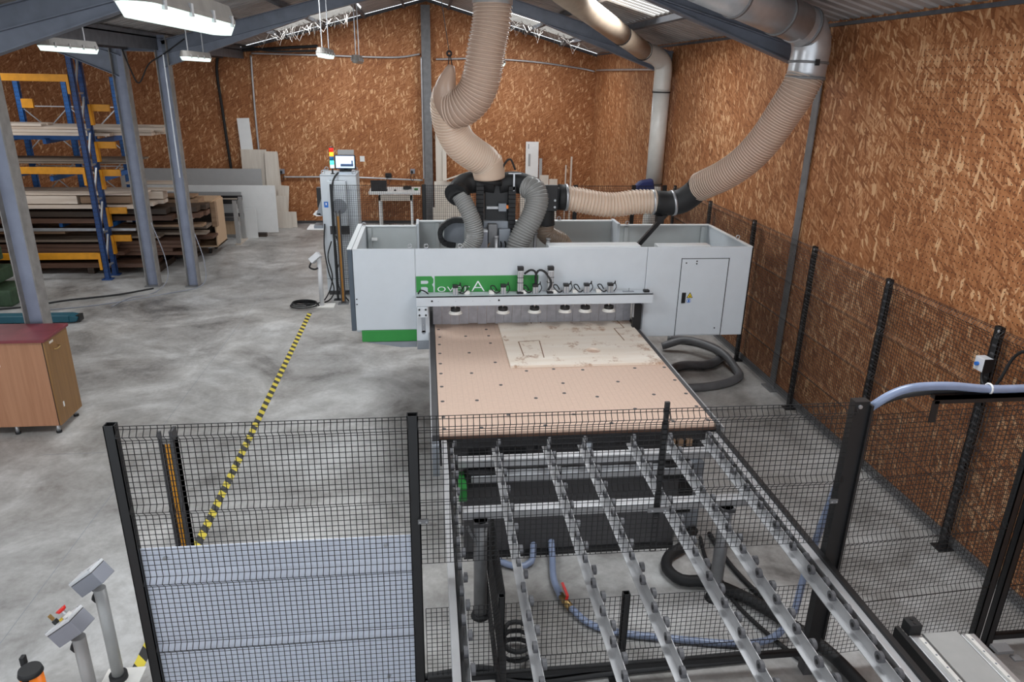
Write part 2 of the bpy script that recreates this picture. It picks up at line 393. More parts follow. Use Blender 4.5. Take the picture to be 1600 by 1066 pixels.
# roof: trapezoidal sheets running down the slope, purlins along the building
ceiling = thing('ceiling', 'dark trapezoidal metal roof sheets over steel purlins', 'roof', (0, 0, 0), kind='structure')
del ceiling['category']
SKY = [(4.2, 1), (4.2, -1), (10.7, 1), (10.7, -1), (17.4, 1), (17.4, -1)]
def sheet(xa, za, xb, zb, ys, name='roof_sheet'):
    """trapezoidal profile across y, straight along the slope from (xa,za) to (xb,zb)"""
    m = MB(); prof = []; y = ys[0]
    while y < ys[1]-1e-6:
        for dy, h in ((0, 0), (.11, 0), (.13, .03), (.17, .03), (.19, 0)):
            if y+dy <= ys[1]: prof.append((y+dy, h))
        y += .2
    prof.append((ys[1], 0))
    for (x, z) in ((xa, za), (xb, zb)): m.v += [Vector((x, p[0], z+p[1])) for p in prof]
    n = len(prof); m.f += [(i, i+1, n+i+1, n+i) for i in range(n-1)]
    return m.build(name, 'roof_sheet', ceiling)
for s in (-1, 1):
    xe = XW+.1 if s > 0 else -4.65
    x1, x2 = RC+s*1.45, RC+s*3.35
    sheet(RC, RA+.02, x1, roofz(x1)+.02, (Y0, YB)); sheet(x2, roofz(x2)+.02, xe, roofz(xe)+.02, (Y0, YB))
    y = Y0
    for sy in (4.2, 10.7, 17.4):
        sheet(x1, roofz(x1)+.02, x2, roofz(x2)+.02, (y, sy-.65)); y = sy+.65
    sheet(x1, roofz(x1)+.02, x2, roofz(x2)+.02, (y, YB))
    for q in (.55, 1.5, 2.45, 3.4):
        x = RC+s*q
        MB().bar((x, Y0, roofz(x)-.05), (x, YB, roofz(x)-.05), .055, .09, (s*RS, 0, 1)).build('purlin', 'purlin', ceiling)
VZ = roofz(-4.65)
sheet(-4.65, VZ+.02, -9.2, VZ+1.22, (Y0, YB)); sheet(-9.2, VZ+1.22, -13.6, VZ+.02, (Y0, YB))
for q in (.5, 1.7, 2.9, 4.1):
    MB().bar((-4.65-q, Y0, VZ+q*.264-.08), (-4.65-q, YB, VZ+q*.264-.08), .055, .14).build('purlin', 'purlin', ceiling)
MB().box(-4.95, -4.4, Y0, YB, VZ-.02, VZ+.06).box(-4.46, -4.4, Y0, YB, VZ-.2, VZ).box(-4.95, -4.89, Y0, YB, VZ-.2, VZ).build('valley_gutter', 'purlin', ceiling)
# translucent roof lights: frame bars plus corrugated panes
for i, (sy, s) in enumerate(SKY):
    x1, x2 = RC+s*1.47, RC+s*3.33
    w = thing('window_%d' % (i+1), None, None, (0, 0, 0), kind='structure')
    k = 6
    for j in range(k):
        a = sy-.64+j*1.28/k; b = a+1.28/k-.025
        m = MB(); m.v = [Vector((x1, a, roofz(x1)+.01)), Vector((x1, b, roofz(x1)+.01)), Vector((x2, b, roofz(x2)+.01)), Vector((x2, a, roofz(x2)+.01))]
        m.v += [v+Vector((0, 0, .012)) for v in m.v]
        m.f = [(0, 1, 2, 3), (7, 6, 5, 4), (0, 4, 5, 1), (1, 5, 6, 2), (2, 6, 7, 3), (3, 7, 4, 0)]; m.build('pane', 'sky_panel', w)
        MB().bar((x1, b+.012, roofz(x1)+.0), (x2, b+.012, roofz(x2)+.0), .022, .03).build('glazing_bar', 'lamp_housing', w)

# steel portal frames
def ibeam(m, p0, p1, depth, width, up, t=.012, d1=None):
    """I section; up is the web direction"""
    p0, p1 = Vector(p0), Vector(p1); d = (p1-p0).normalized(); a = d.cross(Vector(up)).normalized(); b = a.cross(d)
    m.bar(p0, p1, t, depth, up)
    for s in (-1, 1): m.bar(p0+b*s*depth/2, p1+b*s*depth/2, width, t, up)
def icolumn(x, y, h, dep, t):
    MB().box(x-dep/2+.012, x+dep/2-.012, y-.006, y+.006, 0, h).build('column_web', 'steel_web', t)
    for s in (-1, 1): MB().box(x+s*(dep/2-.006)-.006, x+s*(dep/2-.006)+.006, y-.09, y+.09, 0, h).build('column_flange', 'steel_edge', t)
def portal(y, label, near):
    t = thing('portal_frame', label, 'steel frame', (0, y, 0), 'steel portal frames of the hall')
    for s, x in ((-1, -4.34), (1, 4.47)):
        m = MB()
        if s < 0: icolumn(x, y, roofz(x)-.05, .2, t)
        else: m.box(x-.055, x-.04, y-.065, y+.065, 0, roofz(x)-.1).build('column', 'steel_grey', t)
        MB().box(x-.13, x+(.13 if s < 0 else -.03), y-.13, y+.13, 0, .015).build('base_plate', 'steel_grey', t)
        m = MB(); xa = x-s*.02; ibeam(m, (xa, y, roofz(xa)-.24), (RC, y, RA-.24), .2, .14, (0, 0, 1)); m.build('rafter', 'steel_blue', t)
        # tapered haunch
        xh = RC+s*2.0
        m = MB(); za = roofz(x)-.33; m.prism([(x, roofz(x)-.2), (xh, roofz(xh)-.3), (xh, roofz(xh)-.36), (x, za-.22)], 'Y', y-.009, y+.009)
        m.bar((x, y, za-.22), (xh, y, roofz(xh)-.36), .14, .012); m.build('haunch', 'steel_blue', t)
    return t
portal(8.15, 'steel portal frame whose blue grey column stands behind the wooden cabinet', True)
portal(13.5, 'steel portal frame with slim grey column nearest the white leaning panels', False)
# the neighbouring hall's frame: column beside the rack
t = thing('portal_frame', 'steel frame of the neighbouring hall with column beside the blue rack', 'steel frame', (-5.07, 13.55, 0), 'steel portal frames of the hall')
icolumn(-5.07, 13.55, VZ-.05, .22, t)
MB().box(-5.2, -4.94, 13.42, 13.68, 0, .015).build('base_plate', 'steel_grey', t)
m = MB(); ibeam(m, (-5.0, 13.55, VZ-.2), (-9.2, 13.55, VZ+1.0), .2, .14, (0, 0, 1)); m.build('rafter', 'steel_blue', t)
m = MB(); m.prism([(-5.1, VZ-.1), (-7.2, VZ+.28), (-7.2, VZ+.22), (-5.1, VZ-.62)], 'Y', 13.541, 13.559); m.bar((-5.1, 13.55, VZ-.62), (-7.2, 13.55, VZ+.22), .14, .012); m.build('haunch', 'steel_blue', t)
m = MB(); ibeam(m, (-5.0, 13.53, VZ-.12), (-4.3, 13.53, VZ-.12), .2, .12, (0, 0, 1)); m.build('tie_beam', 'steel_blue', t)
MB().box(-4.3, -4.28, 13.36, 13.37, 2.0, 4.0).build('conduit_strip', 'zinc', t)
# steel post in the middle of the back wall, wall base trims
tag(MB().box(-.02, .13, YB-.1, YB, 0, RA-.15).box(-.06, .17, YB-.112, YB-.1, 0, RA-.15).build('wall_post', 'steel_grey'), 'grey steel post rising up the middle of the back wall to the ridge', 'post')
struct(MB().box(XW-.02, XW, Y0, YB-.01, 0, .09), 'baseboard_right', 'steel_grey')
struct(MB().box(-13.4, XW-.03, YB-.02, YB, 0, .07), 'baseboard_back', 'dark_sheet')
struct(MB().box(XW-.03, XW, Y0, YB-.02, EAVE-.035, EAVE+.0), 'trim_1', 'purlin')
struct(MB().bar((RC, YB-.02, RA-.03), (XW, YB-.02, EAVE-.03), .03, .07), 'trim_2', 'purlin')
struct(MB().bar((RC, YB-.02, RA-.03), (-4.65, YB-.02, VZ-.03), .03, .07), 'trim_3', 'purlin')

# conduits and cables on the walls
def pipe(name, ctrl, rr, mat, label, cat, n=8, smooth_path=True, step=.05):
    P = spline(ctrl, step) if smooth_path else [Vector(c) for c in ctrl]
    return tag(MB().tube(P, rr, n).build(name, mat, smooth=True, origin=tuple(P[0])), label, cat)
yc = YB-.05
pipe('conduit', [(-4.2, yc, 4.2), (-2.6, yc, 4.19), (-.8, yc, 4.18), (-.1, yc, 4.27)], .022, 'zinc', 'pale conduit running high across the back wall left of the post', 'conduit')
pipe('conduit', [(.3, yc, 4.16), (1.5, yc, 4.2), (2.8, yc, 4.15), (4.0, yc, 4.02), (4.38, yc-.1, 3.95)], .022, 'zinc', 'pale conduit running high across the back wall right of the post', 'conduit')
pipe('conduit', [(-4.22, yc, 4.15), (-4.25, yc, 2.8), (-4.25, yc, 1.3)], .025, 'zinc', 'thin pale vertical conduit above the leaning pale boards', 'conduit')
pipe('conduit', [(-2.6, yc-.01, 4.4), (-3.9, yc-.01, 4.3), (-4.8, yc-.01, 4.2), (-5.05, yc-.01, 3.9), (-5.03, yc-.01, 2.7), (-4.98, yc-.01, 1.3)], .035, 'black_rubber', 'thick black cable dropping down the back wall behind the grey panels', 'cable')
pipe('conduit', [(-3.7, yc, 1.22), (-2, yc, 1.22), (-.1, yc, 1.15)], .022, 'zinc', 'pale conduit at socket height behind the laptop table', 'conduit')
pipe('conduit', [(4.40, 19.3, 3.98), (4.40, 17, 3.97), (4.40, 14.2, 3.95)], .022, 'zinc', 'pale conduit along the far end of the right wall', 'conduit')
pipe('conduit', [(-.07, YB-.13, 4.2), (-.07, YB-.13, 2.5), (-.07, YB-.13, 1.2)], .02, 'zinc', 'thin vertical conduit on the steel post of the back wall', 'conduit')
def socket(x, z, label, w=.12, mat='plastic_grey'):
    t = thing('socket_box', label, 'socket', (x, YB-.06, z))
    MB().box(x-w/2, x+w/2, YB-.07, YB-.0, z-.06, z+.06).build('body', mat, t, bevel=.008)
    MB().cyl((x-.02, YB-.07, z), (x-.02, YB-.11, z-.02), .03, 10).build('plug', 'black_rubber', t)
    MB().tube(spline([(x-.02, YB-.1, z-.02), (x-.06, YB-.13, z-.16), (x-.0, YB-.12, z-.24), (x+.05, YB-.1, z-.1)]), .008, 6).build('lead', 'black_rubber', t, smooth=True)
socket(-3.72, 1.36, 'grey socket box with plug on back wall beside the leaning pale boards')
socket(-2.62, 1.36, 'grey socket box with hanging leads left of the electrical cabinet')
socket(-.36, 1.38, 'grey socket box above the right end of the laptop table')
socket(-1.0, 1.27, 'black power adapter on the conduit above the laptop table', .16, 'black_rubber')
tag(MB().box(-1.72, -1.6, YB-.012, YB, 1.62, 1.76).build('paper_note', 'white_laminate', origin=(-1.66, YB, 1.62)), 'small white paper note pinned to the back wall', 'note')

# ------------------------------------------------------------------ luminaires
def luminaire(x, y0, y1, z, label, lit=True, rods=True, rod_top=None, w=.145, along=True):
    t = thing('ceiling_light', label, 'light fixture', (x, (y0+y1)/2, z), 'sealed fluorescent fixtures')
    def outline(hw, e):
        k = [(math.cos(q), math.sin(q)) for q in (i*math.pi/8 for i in range(9))]
        return [(x+c*hw, y1-e*1.4+q*e*1.4) for c, q in k] + [(x-c*hw, y0+e*1.4-q*e*1.4) for c, q in k]
    MB().prism(outline(w/2, .06), 'Z', z, z+.018).build('gasket', 'lamp_housing', t)
    def loft(z0, z1, s0, s1):
        m = MB(); a = outline(w/2*s0, .06); b = outline(w/2*s1, .06)
        cy = (y0+y1)/2
        A = [Vector((p[0], cy+(p[1]-cy)*(1 if s0 > .9 else .975), z0)) for p in a]; B = [Vector((p[0], cy+(p[1]-cy)*(1 if s1 > .9 else .975), z1)) for p in b]
        m.v = A+B; n = len(A); m.f = [tuple(range(n)), tuple(range(2*n-1, n-1, -1))]+[(i, i+n, (i+1) % n+n, (i+1) % n) for i in range(n)]
        return m
    loft(z+.018, z+.085, .97, .72).build('housing', 'lamp_housing', t)
    loft(z-.05, z, .66, .95).build('diffuser', 'diffuser' if lit else 'lamp_off_glass', t)
    for k in range(4):
        yy = y0+.15+k*(y1-y0-.3)/3
        for s in (-1, 1): MB().box(x+s*w/2-.006, x+s*w/2+.006, yy-.015, yy+.015, z-.015, z+.035).build('clip', 'zinc', t)
    if rods:
        zt = rod_top or (roofz(x)-.1)
        for yy in (y0+.25, y1-.25):
            MB().cyl((x, yy, z+.08), (x, yy, zt), .009, 6).build('hanger_rod', 'zinc', t)
    return t
luminaire(-1.02, 2.89, 4.19, 3.97, 'large lit fluorescent fixture with dusty housing nearest the camera')
luminaire(-3.92, 8.5, 9.8, 3.97, 'lit fluorescent fixture hanging in front of the rack top')
luminaire(-3.49, 11.74, 13.04, 3.95, 'lit fluorescent fixture to the right of the two grey columns')
luminaire(-1.50, 11.5, 12.8, 4.03, 'lit fluorescent fixture on two rods over the electrical cabinet')
luminaire(-1.23, 14.0, 15.2, 4.0, 'unlit fluorescent fixture hanging in front of the back wall', lit=False)
luminaire(1.42, 14.0, 15.2, 4.0, 'lit fluorescent fixture partly hidden by the big suction hose')
# cables swagged around the fixtures and columns
def cable(ctrl, rr, label, mat='black_rubber'): return pipe('cable', ctrl, rr, mat, label, 'cable', 6)
cable([(-4.95, 13.42, 4.1), (-4.85, 13.4, 3.75), (-4.75, 13.4, 3.55), (-4.55, 13.4, 3.85), (-4.3, 13.38, 4.0), (-3.9, 13.3, 4.25)], .012, 'black cable looped between the two grey columns')
cable([(-3.92, 8.75, 4.04), (-3.95, 8.7, 4.15), (-3.7, 8.9, 4.18), (-3.5, 9.4, 4.3), (-3.4, 9.8, 4.45)], .012, 'black supply cable of the fixture before the rack')
cable([(-1.02, 3.05, 4.04), (-1.0, 3.0, 4.13), (-.93, 3.1, 4.2), (-.9, 3.3, 4.35)], .012, 'black supply cable of the nearest fixture')
cable([(-2.5, YB-.1, 4.3), (-3.6, YB-.4, 4.25), (-4.3, YB-.6, 4.35), (-4.2, 17, 4.3), (-4.2, 14.0, 4.22)], .03, 'thick black cable along the left eave to the back wall')
# cobwebs hanging below the roof lights
def cobweb(cx, cy, sx, label, n=70):
    m = MB()
    for i in range(n):
        x = cx+random.uniform(-sx, sx); z = roofz(x)-.12-random.random()*.05; y = cy+random.uniform(-.5, .2)
        x2 = x+random.uniform(-.35, .35); dr = random.uniform(.02, .28)
        m.tube([(x, y, z), ((x+x2)/2, y, min(z, roofz(x2)-.12)-dr), (x2, y+random.uniform(-.1, .1), roofz(x2)-.13)], random.choice((.002, .003, .006)), 4)
    tag(m.build('cobweb', 'cobweb', origin=(0, 0, 0)), label, 'cobweb', kind='stuff')
cobweb(-2.4, 16.9, .9, 'dusty cobwebs hanging under the left roof light'); cobweb(2.6, 16.8, .9, 'dusty cobwebs hanging under the right roof light', 50)
cobweb(-.95, 3.95, .2, 'dusty cobweb above the nearest light fixture', 25)

# ================================================================== FENCES
FOLDS = (1.93, 1.475, 1.005, .535)
def wire_panel(parent, p0, p1, z0, z1, nrm, pitch=.0335, rr=.0023, folds=FOLDS, dep=.03):
    a, b = Vector((p0[0], p0[1], 0)), Vector((p1[0], p1[1], 0)); d = (b-a); ln = d.length; d.normalize(); nv = Vector((nrm[0], nrm[1], 0))
    fo = [q for q in folds if z0+.02 < q < z1-.02]
    def off(z):
        for q in fo:
            if q <= z <= q+.075: return dep*(1-abs((z-q-.0335)/.0335)) if z-q < .067 else 0
        return 0
    m = MB(); nv_ = int(round(ln/pitch)); zs = sorted({z0, z1} | {q for q in fo} | {q+.0335 for q in fo if q+.0335 < z1} | {q+.067 for q in fo if q+.067 < z1})
    def seg(P, Q, ax1, ax2):
        k = len(m.v)
        for p in (P, Q): m.v += [p+ax1*rr, p+ax2*rr, p-ax1*rr, p-ax2*rr]
        m.f += [(k+i, k+4+i, k+4+(i+1) % 4, k+(i+1) % 4) for i in range(4)]
    up = Vector((0, 0, 1))
    for i in range(nv_+1):
        base = a+d*(ln*i/nv_)
        pts = [base+up*z+nv*off(z) for z in zs]
        for P, Q in zip(pts, pts[1:]): seg(P, Q, d, nv)
    nh = int(round((z1-z0)/pitch))
    zz = [z0+(z1-z0)*i/nh for i in range(nh+1)]
    zz = [z for z in zz if all(abs(z-q-.0335) > .034+.012 for q in fo)] + [q for q in fo] + [q+.0335 for q in fo if q+.0335 < z1] + [q+.067 for q in fo if q+.067 < z1]
    for z in zz: seg(a+up*z+nv*off(z), b+up*z+nv*off(z), up, nv)
    return tag(m.build('wire_mesh', 'black_paint', parent), kind='stuff')
def post(parent, x, y, z0, z1, w=.05, d=.05, foot=True, cap=True, open_top=True):
    p = MB()
    tw = .005
    p.box(x-w/2, x+w/2, y-d/2, y-d/2+tw, z0, z1).box(x-w/2, x+w/2, y+d/2-tw, y+d/2, z0, z1).box(x-w/2, x-w/2+tw, y-d/2, y+d/2, z0, z1).box(x+w/2-tw, x+w/2, y-d/2, y+d/2, z0, z1)
    o = p.build('post', 'black_paint', parent)
    if foot: MB().box(x-.07, x+.07, y-.06, y+.06, 0, .01).build('foot_plate', 'black_paint', o)
    return o
def clip(parent, x, y, z, n, w=.07):
    o = MB().box(x-w/2, x+w/2, y-.02, y-.008, z-.014, z+.014).build('clamp_plate', 'steel_grey', parent)
    for s in (-.3, .3): MB().cyl((x+s*w, y-.02, z), (x+s*w, y-.026, z), .006, 6).build('bolt', 'zinc', o)
FY, FT = 3.55, 2.02
# front fence, left of the conveyor
t = thing('mesh_fence', 'black wire mesh fence section with white sheet fixed to its lower half', 'fence', (-.85, FY, 0))
post(t, -1.655, FY, 0, FT, .055, .05); post(t, -.105, FY, 0, FT, .06, .05); wire_panel(t, (-1.62, FY-.02), (-.13, FY-.02), .12, FT-.005, (0, -1))
sh = MB().box(-1.625, -.135, FY+.005, FY+.011, .13, 1.245).build('backing_sheet', 'sheet_screen', t)
for x, z in ((-1.5, 1.18), (-.28, 1.19), (-1.45, .25), (-.3, .22)): MB().cyl((x, FY+.006, z), (x, FY-.01, z), .012, 8).build('screw', 'zinc', sh)
# front fence over the conveyor
t = thing('mesh_fence', 'black wire mesh fence bridging over the roller conveyor', 'fence', (1.2, FY, 0))
wire_panel(t, (-.075, FY-.02), (1.33, FY-.02), 1.06, FT-.005, (0, -1)); wire_panel(t, (1.30, FY-.024), (2.45, FY-.024), 1.06, FT-.005, (0, -1))
MB().box(1.305, 1.332, FY-.018, FY+.0, 1.3, FT+.03).build('post', 'black_paint', t)
clip(t, 1.32, FY-.02, 1.36, 1, .13); clip(t, -.06, FY-.02, 1.36, 1, .06); clip(t, 2.42, FY-.02, 1.36, 1, .05)
o = MB().box(2.44, 2.53, FY-.03, FY+.03, .1, FT).box(2.53, 2.545, FY-.05, FY+.05, .3, FT-.02).build('post', 'black_paint', t)
MB().box(2.45, 2.52, FY-.04, FY+.04, 0, .12).build('foot_bracket', 'dark_sheet', o)
MB().cyl((2.47, FY-.03, FT-.03), (2.47, FY-.04, FT-.03), .012, 8).build('bolt', 'zinc', o)
# low fence under the conveyor
t = thing('mesh_fence', 'low black wire mesh fence standing under the roller conveyor', 'fence', (1.2, FY+.02, 0))
wire_panel(t, (-.06, FY+.03), (.36, FY+.03), .16, .69, (0, -1), folds=()); wire_panel(t, (.40, FY+.03), (1.19, FY+.03), .16, .69, (0, -1), folds=(.26,)); wire_panel(t, (1.21, FY+.03), (2.44, FY+.03), .16, .69, (0, -1), folds=(.26,))
post(t, 1.2, FY+.05, 0, .70, .045, .04)
MB().box(-.06, 2.44, FY+.01, FY+.05, .115, .15).build('bottom_rail', 'black_paint', t)
# short return panel beside the left conveyor leg
t = thing('mesh_fence', 'short black mesh return panel beside the left conveyor leg', 'fence', (.38, 4.0, 0))
wire_panel(t, (.42, 4.55), (.42, FY), .06, .80, (1, 0), folds=(.3,)); wire_panel(t, (.38, 4.55), (.38, 3.1), .02, .72, (1, 0), folds=(.3,))
post(t, .40, FY, 0, .78, .04, .04)
# front fence, right of the conveyor, with its gate posts
t = thing('mesh_fence', 'black wire mesh fence section between conveyor post and gate posts', 'fence', (3.1, FY+.1, 0))
wire_panel(t, (2.55, FY-.01), (3.74, FY+.07), .13, 1.92, (0, -1)); 
post(t, 3.765, FY+.08, 0, FT, .05, .05)
t = thing('mesh_fence', 'narrow black wire mesh section between gate post and right wall', 'fence', (4.1, FY+.1, 0))
post(t, 3.875, FY+.08, 0, FT, .05, .05); wire_panel(t, (3.90, FY+.07), (4.36, FY+.10), .13, 1.92, (0, -1)); MB().box(3.9, 4.36, FY+.06, FY+.1, .08, .12).build('bottom_rail', 'black_paint', t)
# guide rail of the sliding gate on top
t = thing('gate_track', 'black angle track carrying the pale hose above the right fence', 'track', (3.6, FY, FT))
MB().box(2.92, 4.4, FY-.05, FY-.0, FT+.005, FT+.03).box(2.92, 4.4, FY-.05, FY-.04, FT-.02, FT+.03).build('angle_bar', 'black_paint', t)
MB().box(2.91, 2.95, FY-.05, FY-.04, FT-.14, FT).build('bracket', 'black_paint', t)
# fence along the right wall
t = thing('mesh_fence', 'long black wire mesh fence running along the right wall', 'fence', (4.35, 8, 0))
PY = [3.62, 4.75, 6.15, 7.55, 9.15, 10.74, 12.42]
for y in PY[1:]: 
    o = post(t, 4.36, y, 0, FT, .035, .07)
    MB().cyl((4.34, y-.02, FT-.03), (4.333, y-.02, FT-.03), .012, 8).build('bolt', 'zinc', o)
    # slots of the post where the wires hook in
    m = MB()
    for k in range(28): m.box(4.336, 4.343, y-.034, y+.01, .12+k*.067, .135+k*.067)
    tag(m.build('slot_strip', 'dark_sheet', o), kind='stuff')
for a, b in zip(PY, PY[1:]): wire_panel(t, (4.335, a+.03), (4.335, b-.03), .12, FT-.01, (-1, 0))
# fence behind the machine
t = thing('mesh_fence', 'black wire mesh fence behind the machine in front of the back wall', 'fence', (1.5, 12.45, 0))
PX = [-1.6, -.05, 2.58, 3.62, 4.18]
for i, x in enumerate(PX): post(t, x, 12.45, 0, FT, .035 if i == 0 else .07, .035)
for a, b in zip(PX, PX[1:]): wire_panel(t, (a+.03, 12.43), (b-.03, 12.43), .12, FT-.01, (0, -1), rr=.0024)

# switch box on the right fence
t = thing('switch_box', 'small white switch box with blue button on right wall fence post', 'switch', (4.27, 4.75, 1.7))
MB().box(4.255, 4.335, 4.70, 4.80, 1.66, 1.77).build('body', 'plastic_light', t, bevel=.006); MB().box(4.255, 4.335, 4.695, 4.70, 1.66, 1.77).build('lid_edge', 'black_paint', t)
MB().cyl((4.255, 4.76, 1.715), (4.235, 4.76, 1.715), .016, 12).build('button', 'label_blue', t)
MB().tube(spline([(4.29, 4.74, 1.66), (4.28, 4.70, 1.58), (4.28, 4.60, 1.56), (4.28, 4.54, 1.68), (4.30, 4.50, 1.86), (4.30, 4.40, 1.95), (4.30, 4.2, 1.93)]), .012, 8).build('lead', 'black_rubber', t, smooth=True)

# ================================================================== CNC MACHINE
cnc = thing('cnc_machine', 'large white and green CNC router with open gantry over a flat bed', 'CNC machine', (1.2, 7.0, 0))
BZ = 1.0
# ---- bed
MB().box(.03, 2.44, 5.30, 9.0, BZ-.16, BZ-.035).build('bed_frame', 'dark_sheet', cnc, bevel=.004)
MB().box(.0, .055, 5.26, 9.0, BZ-.2, BZ-.005).build('side_rail', 'dark_sheet', cnc)
MB().box(2.415, 2.455, 5.26, 9.0, BZ-.12, BZ-.005).build('side_rail', 'dark_sheet', cnc)
MB().box(2.45, 2.462, 5.2, 9.0, BZ-.04, BZ).build('edge_strip', 'aluminium', cnc)
MB().box(-.012, 0, 5.2, 9.0, BZ-.2, BZ).build('edge_strip', 'aluminium', cnc)
MB().box(.0, .055, 5.18, 5.27, BZ-.34, BZ-.06).build('rail_end', 'mid_grey', cnc)
MB().box(.06, 2.41, 5.27, 9.0, BZ-.05, BZ-.03).build('bed_panel', 'brown_wood', cnc)
sb = MB().box(.06, 2.41, 5.28, 9.0, BZ-.03, BZ).build('spoilboard', 'spoilboard', cnc, bevel=.003)
for k in range(46):          # fine suction grooves along the board
    x = .085+k*.0512
    MB().box(x-.0012, x+.0012, 5.29, 8.99, BZ-.001, BZ+.0004).build('groove', 'spoil_groove', sb)
dm = MB().cyl((0, 0, -.002), (0, 0, .0012), .018, 10).build('bolt_plug', 'dark_sheet', sb)
DOTS = [(.1, 7.87), (.65, 7.84), (.11, 7.61), (.4, 7.62), (.66, 7.62), (.1, 7.37), (.66, 7.38), (.1, 7.1), (.41, 7.1), (.1, 6.81), (.66, 6.81), (.1, 6.55), (.4, 6.54), (.1, 6.23), (.66, 6.23), (.1, 5.9), (.41, 5.9), (.95, 6.56), (1.23, 6.59), (1.52, 6.55), (2.06, 6.56), (2.37, 6.56), (1.26, 6.23), (1.8, 6.23), (2.37, 6.23), (1.23, 6.0), (.95, 5.91), (1.52, 5.9), (2.06, 5.91), (2.37, 5.91), (1.23, 5.55), (1.8, 5.62), (2.37, 5.63), (.1, 5.58), (.66, 5.58), (.1, 5.36), (.41, 5.36), (.95, 5.36), (1.52, 5.36), (2.06, 5.36), (2.37, 5.36)]
off = root_off(sb)
for i, (x, y) in enumerate(DOTS):
    o = dm if i == 0 else dm.copy()
    if i: COL.objects.link(o); o.parent = sb
    o.location = Vector((x, y, BZ)) ; o.location -= off
dm.data.transform(Matrix.Translation(off))      # plug mesh was built relative to the machine origin
# ---- black base below the bed
MB().box(.24, 2.02, 4.97, 8.6, .05, .74).build('base_cover', 'dark_sheet', cnc, bevel=.01)
MB().box(.24, 2.02, 4.95, 5.0, .0, .05).build('plinth', 'black_paint', cnc)
MB().box(2.04, 2.3, 5.15, 8.6, .05, .7).build('side_cover', 'mid_grey', cnc)
MB().box(2.06, 2.2, 5.1, 5.15, .25, .55).build('side_opening', 'black_paint', cnc)
MB().cyl((1.95, 4.97, .48), (1.95, 4.95, .48), .03, 14).build('port', 'black_paint', cnc)
MB().box(.06, 2.4, 5.31, 5.34, .68, BZ-.16).build('front_plate', 'dark_sheet', cnc)
for a in ((.30, .46, .80), (.5, .78, .80), (.5, .78, .75), (.86, .88, .82), (2.0, 2.28, .80)): MB().box(a[0], a[1], 5.298, 5.31, a[2]-.02, a[2]+.02).build('vent_slot', 'black_paint', cnc)
for x in (2.02, 2.09, 2.17): MB().box(x, x+.05, 5.27, 5.298, .80, .86).build('terminal_block', 'mid_wood', cnc)
MB().cyl((1.3, 5.28, .68), (1.3, 5.28, .86), .045, 14).build('lift_cylinder', 'mid_grey', cnc, smooth=True)
MB().box(.20, .26, 4.85, 5.1, .62, .74).build('green_block', 'green', cnc)
for x in (.4, 2.0): MB().box(x-.12, x+.12, 4.95, 5.15, .68, .80).build('drive_bracket', 'black_paint', cnc)
# ---- gantry enclosure
GY, GB, GT = 7.8, 9.12, 1.965
W_ = .03
def panel(name, x0, x1, y0, y1, z0, z1, mat='machine_white', bev=.006): return MB().box(x0, x1, y0, y1, z0, z1).build(name, mat, cnc, bevel=bev)
panel('front_panel', -.82, -.147, GY, GY+W_, 1.03, GT); panel('front_panel', -.143, 2.488, GY, GY+W_, 1.36, GT); panel('front_panel', 2.492, 3.735, GY, GY+W_, .885, GT)
panel('green_strip', -.765, -.147, GY, GY+W_, .89, 1.027, 'green')
MB().prism([(-.72, .885), (-.15, .885), (-.15, .815), (-.33, .815)], 'Y', GY+.005, GY+.03).build('skirt', 'mid_grey', cnc)
panel('side_panel', -.82, -.77, GY+W_, GB, 1.0, GT); panel('side_panel', 3.70, 3.735, GY+W_, GB, .885, GT)
panel('side_bumper', -.875, -.825, GY+.01, GB+.1, 1.02, GT-.005, 'slate'); panel('bumper_cap', -.88, -.825, GY, GB+.12, GT-.006, GT+.004, 'machine_shelf')
panel('back_panel', -.82, -.13, GB, GB+.03, 1.0, GT, 'machine_inner'); panel('back_panel', 2.50, 3.735, GB, GB+.03, .9, GT, 'machine_inner'); panel('back_panel', -.13, 2.50, GB+.32, GB+.35, .9, GT, 'machine_inner')
panel('back_return', -.145, -.11, GB, GB+.35, .9, GT+.02, 'machine_white'); panel('back_return', 2.47, 2.51, GB, GB+.35, .9, GT+.02, 'machine_white')
for a in ((-.82, -.145, GB-.03, GB+.04), (2.51, 3.735, GB-.03, GB+.04), (-.11, 2.47, GB+.28, GB+.36), (-.82, -.77, GY, GB), (3.69, 3.738, GY, GB)): panel('top_flange', a[0], a[1], a[2], a[3], GT-.012, GT+.004, 'machine_shelf', .003)
for x in (-.75, .1, 3.6, 2.56): panel('stiffener', x, x+.05, (GB if x < -.2 or x > 2.5 else GB+.32)-.04, GB if x < -.2 or x > 2.5 else GB+.32, 1.1, GT-.02, 'machine_inner', .003)
panel('inner_shelf', 1.35, 2.42, GY+.05, GY+.25, GT-.11, GT+.008, 'machine_shelf'); panel('inner_shelf', 2.62, 3.25, GY+.05, GY+.2, GT-.08, GT+.006, 'machine_shelf')
panel('inner_beam', -.75, 3.65, 8.35, 8.75, 1.30, 1.55, 'machine_inner'); panel('inner_floor', -.76, 3.69, GY+.04, GB, 1.0, 1.02, 'machine_inner') if False else None
panel('inner_ledge', -.7, -.14, GB-.05, GB, 1.62, 1.66, 'machine_inner', .003); panel('inner_ledge', 2.56, 3.6, GB-.05, GB, 1.62, 1.66, 'machine_inner', .003)
panel('sensor', -.70, -.63, GB-.12, GB-.06, 1.80, 1.83, 'white_laminate', .003)
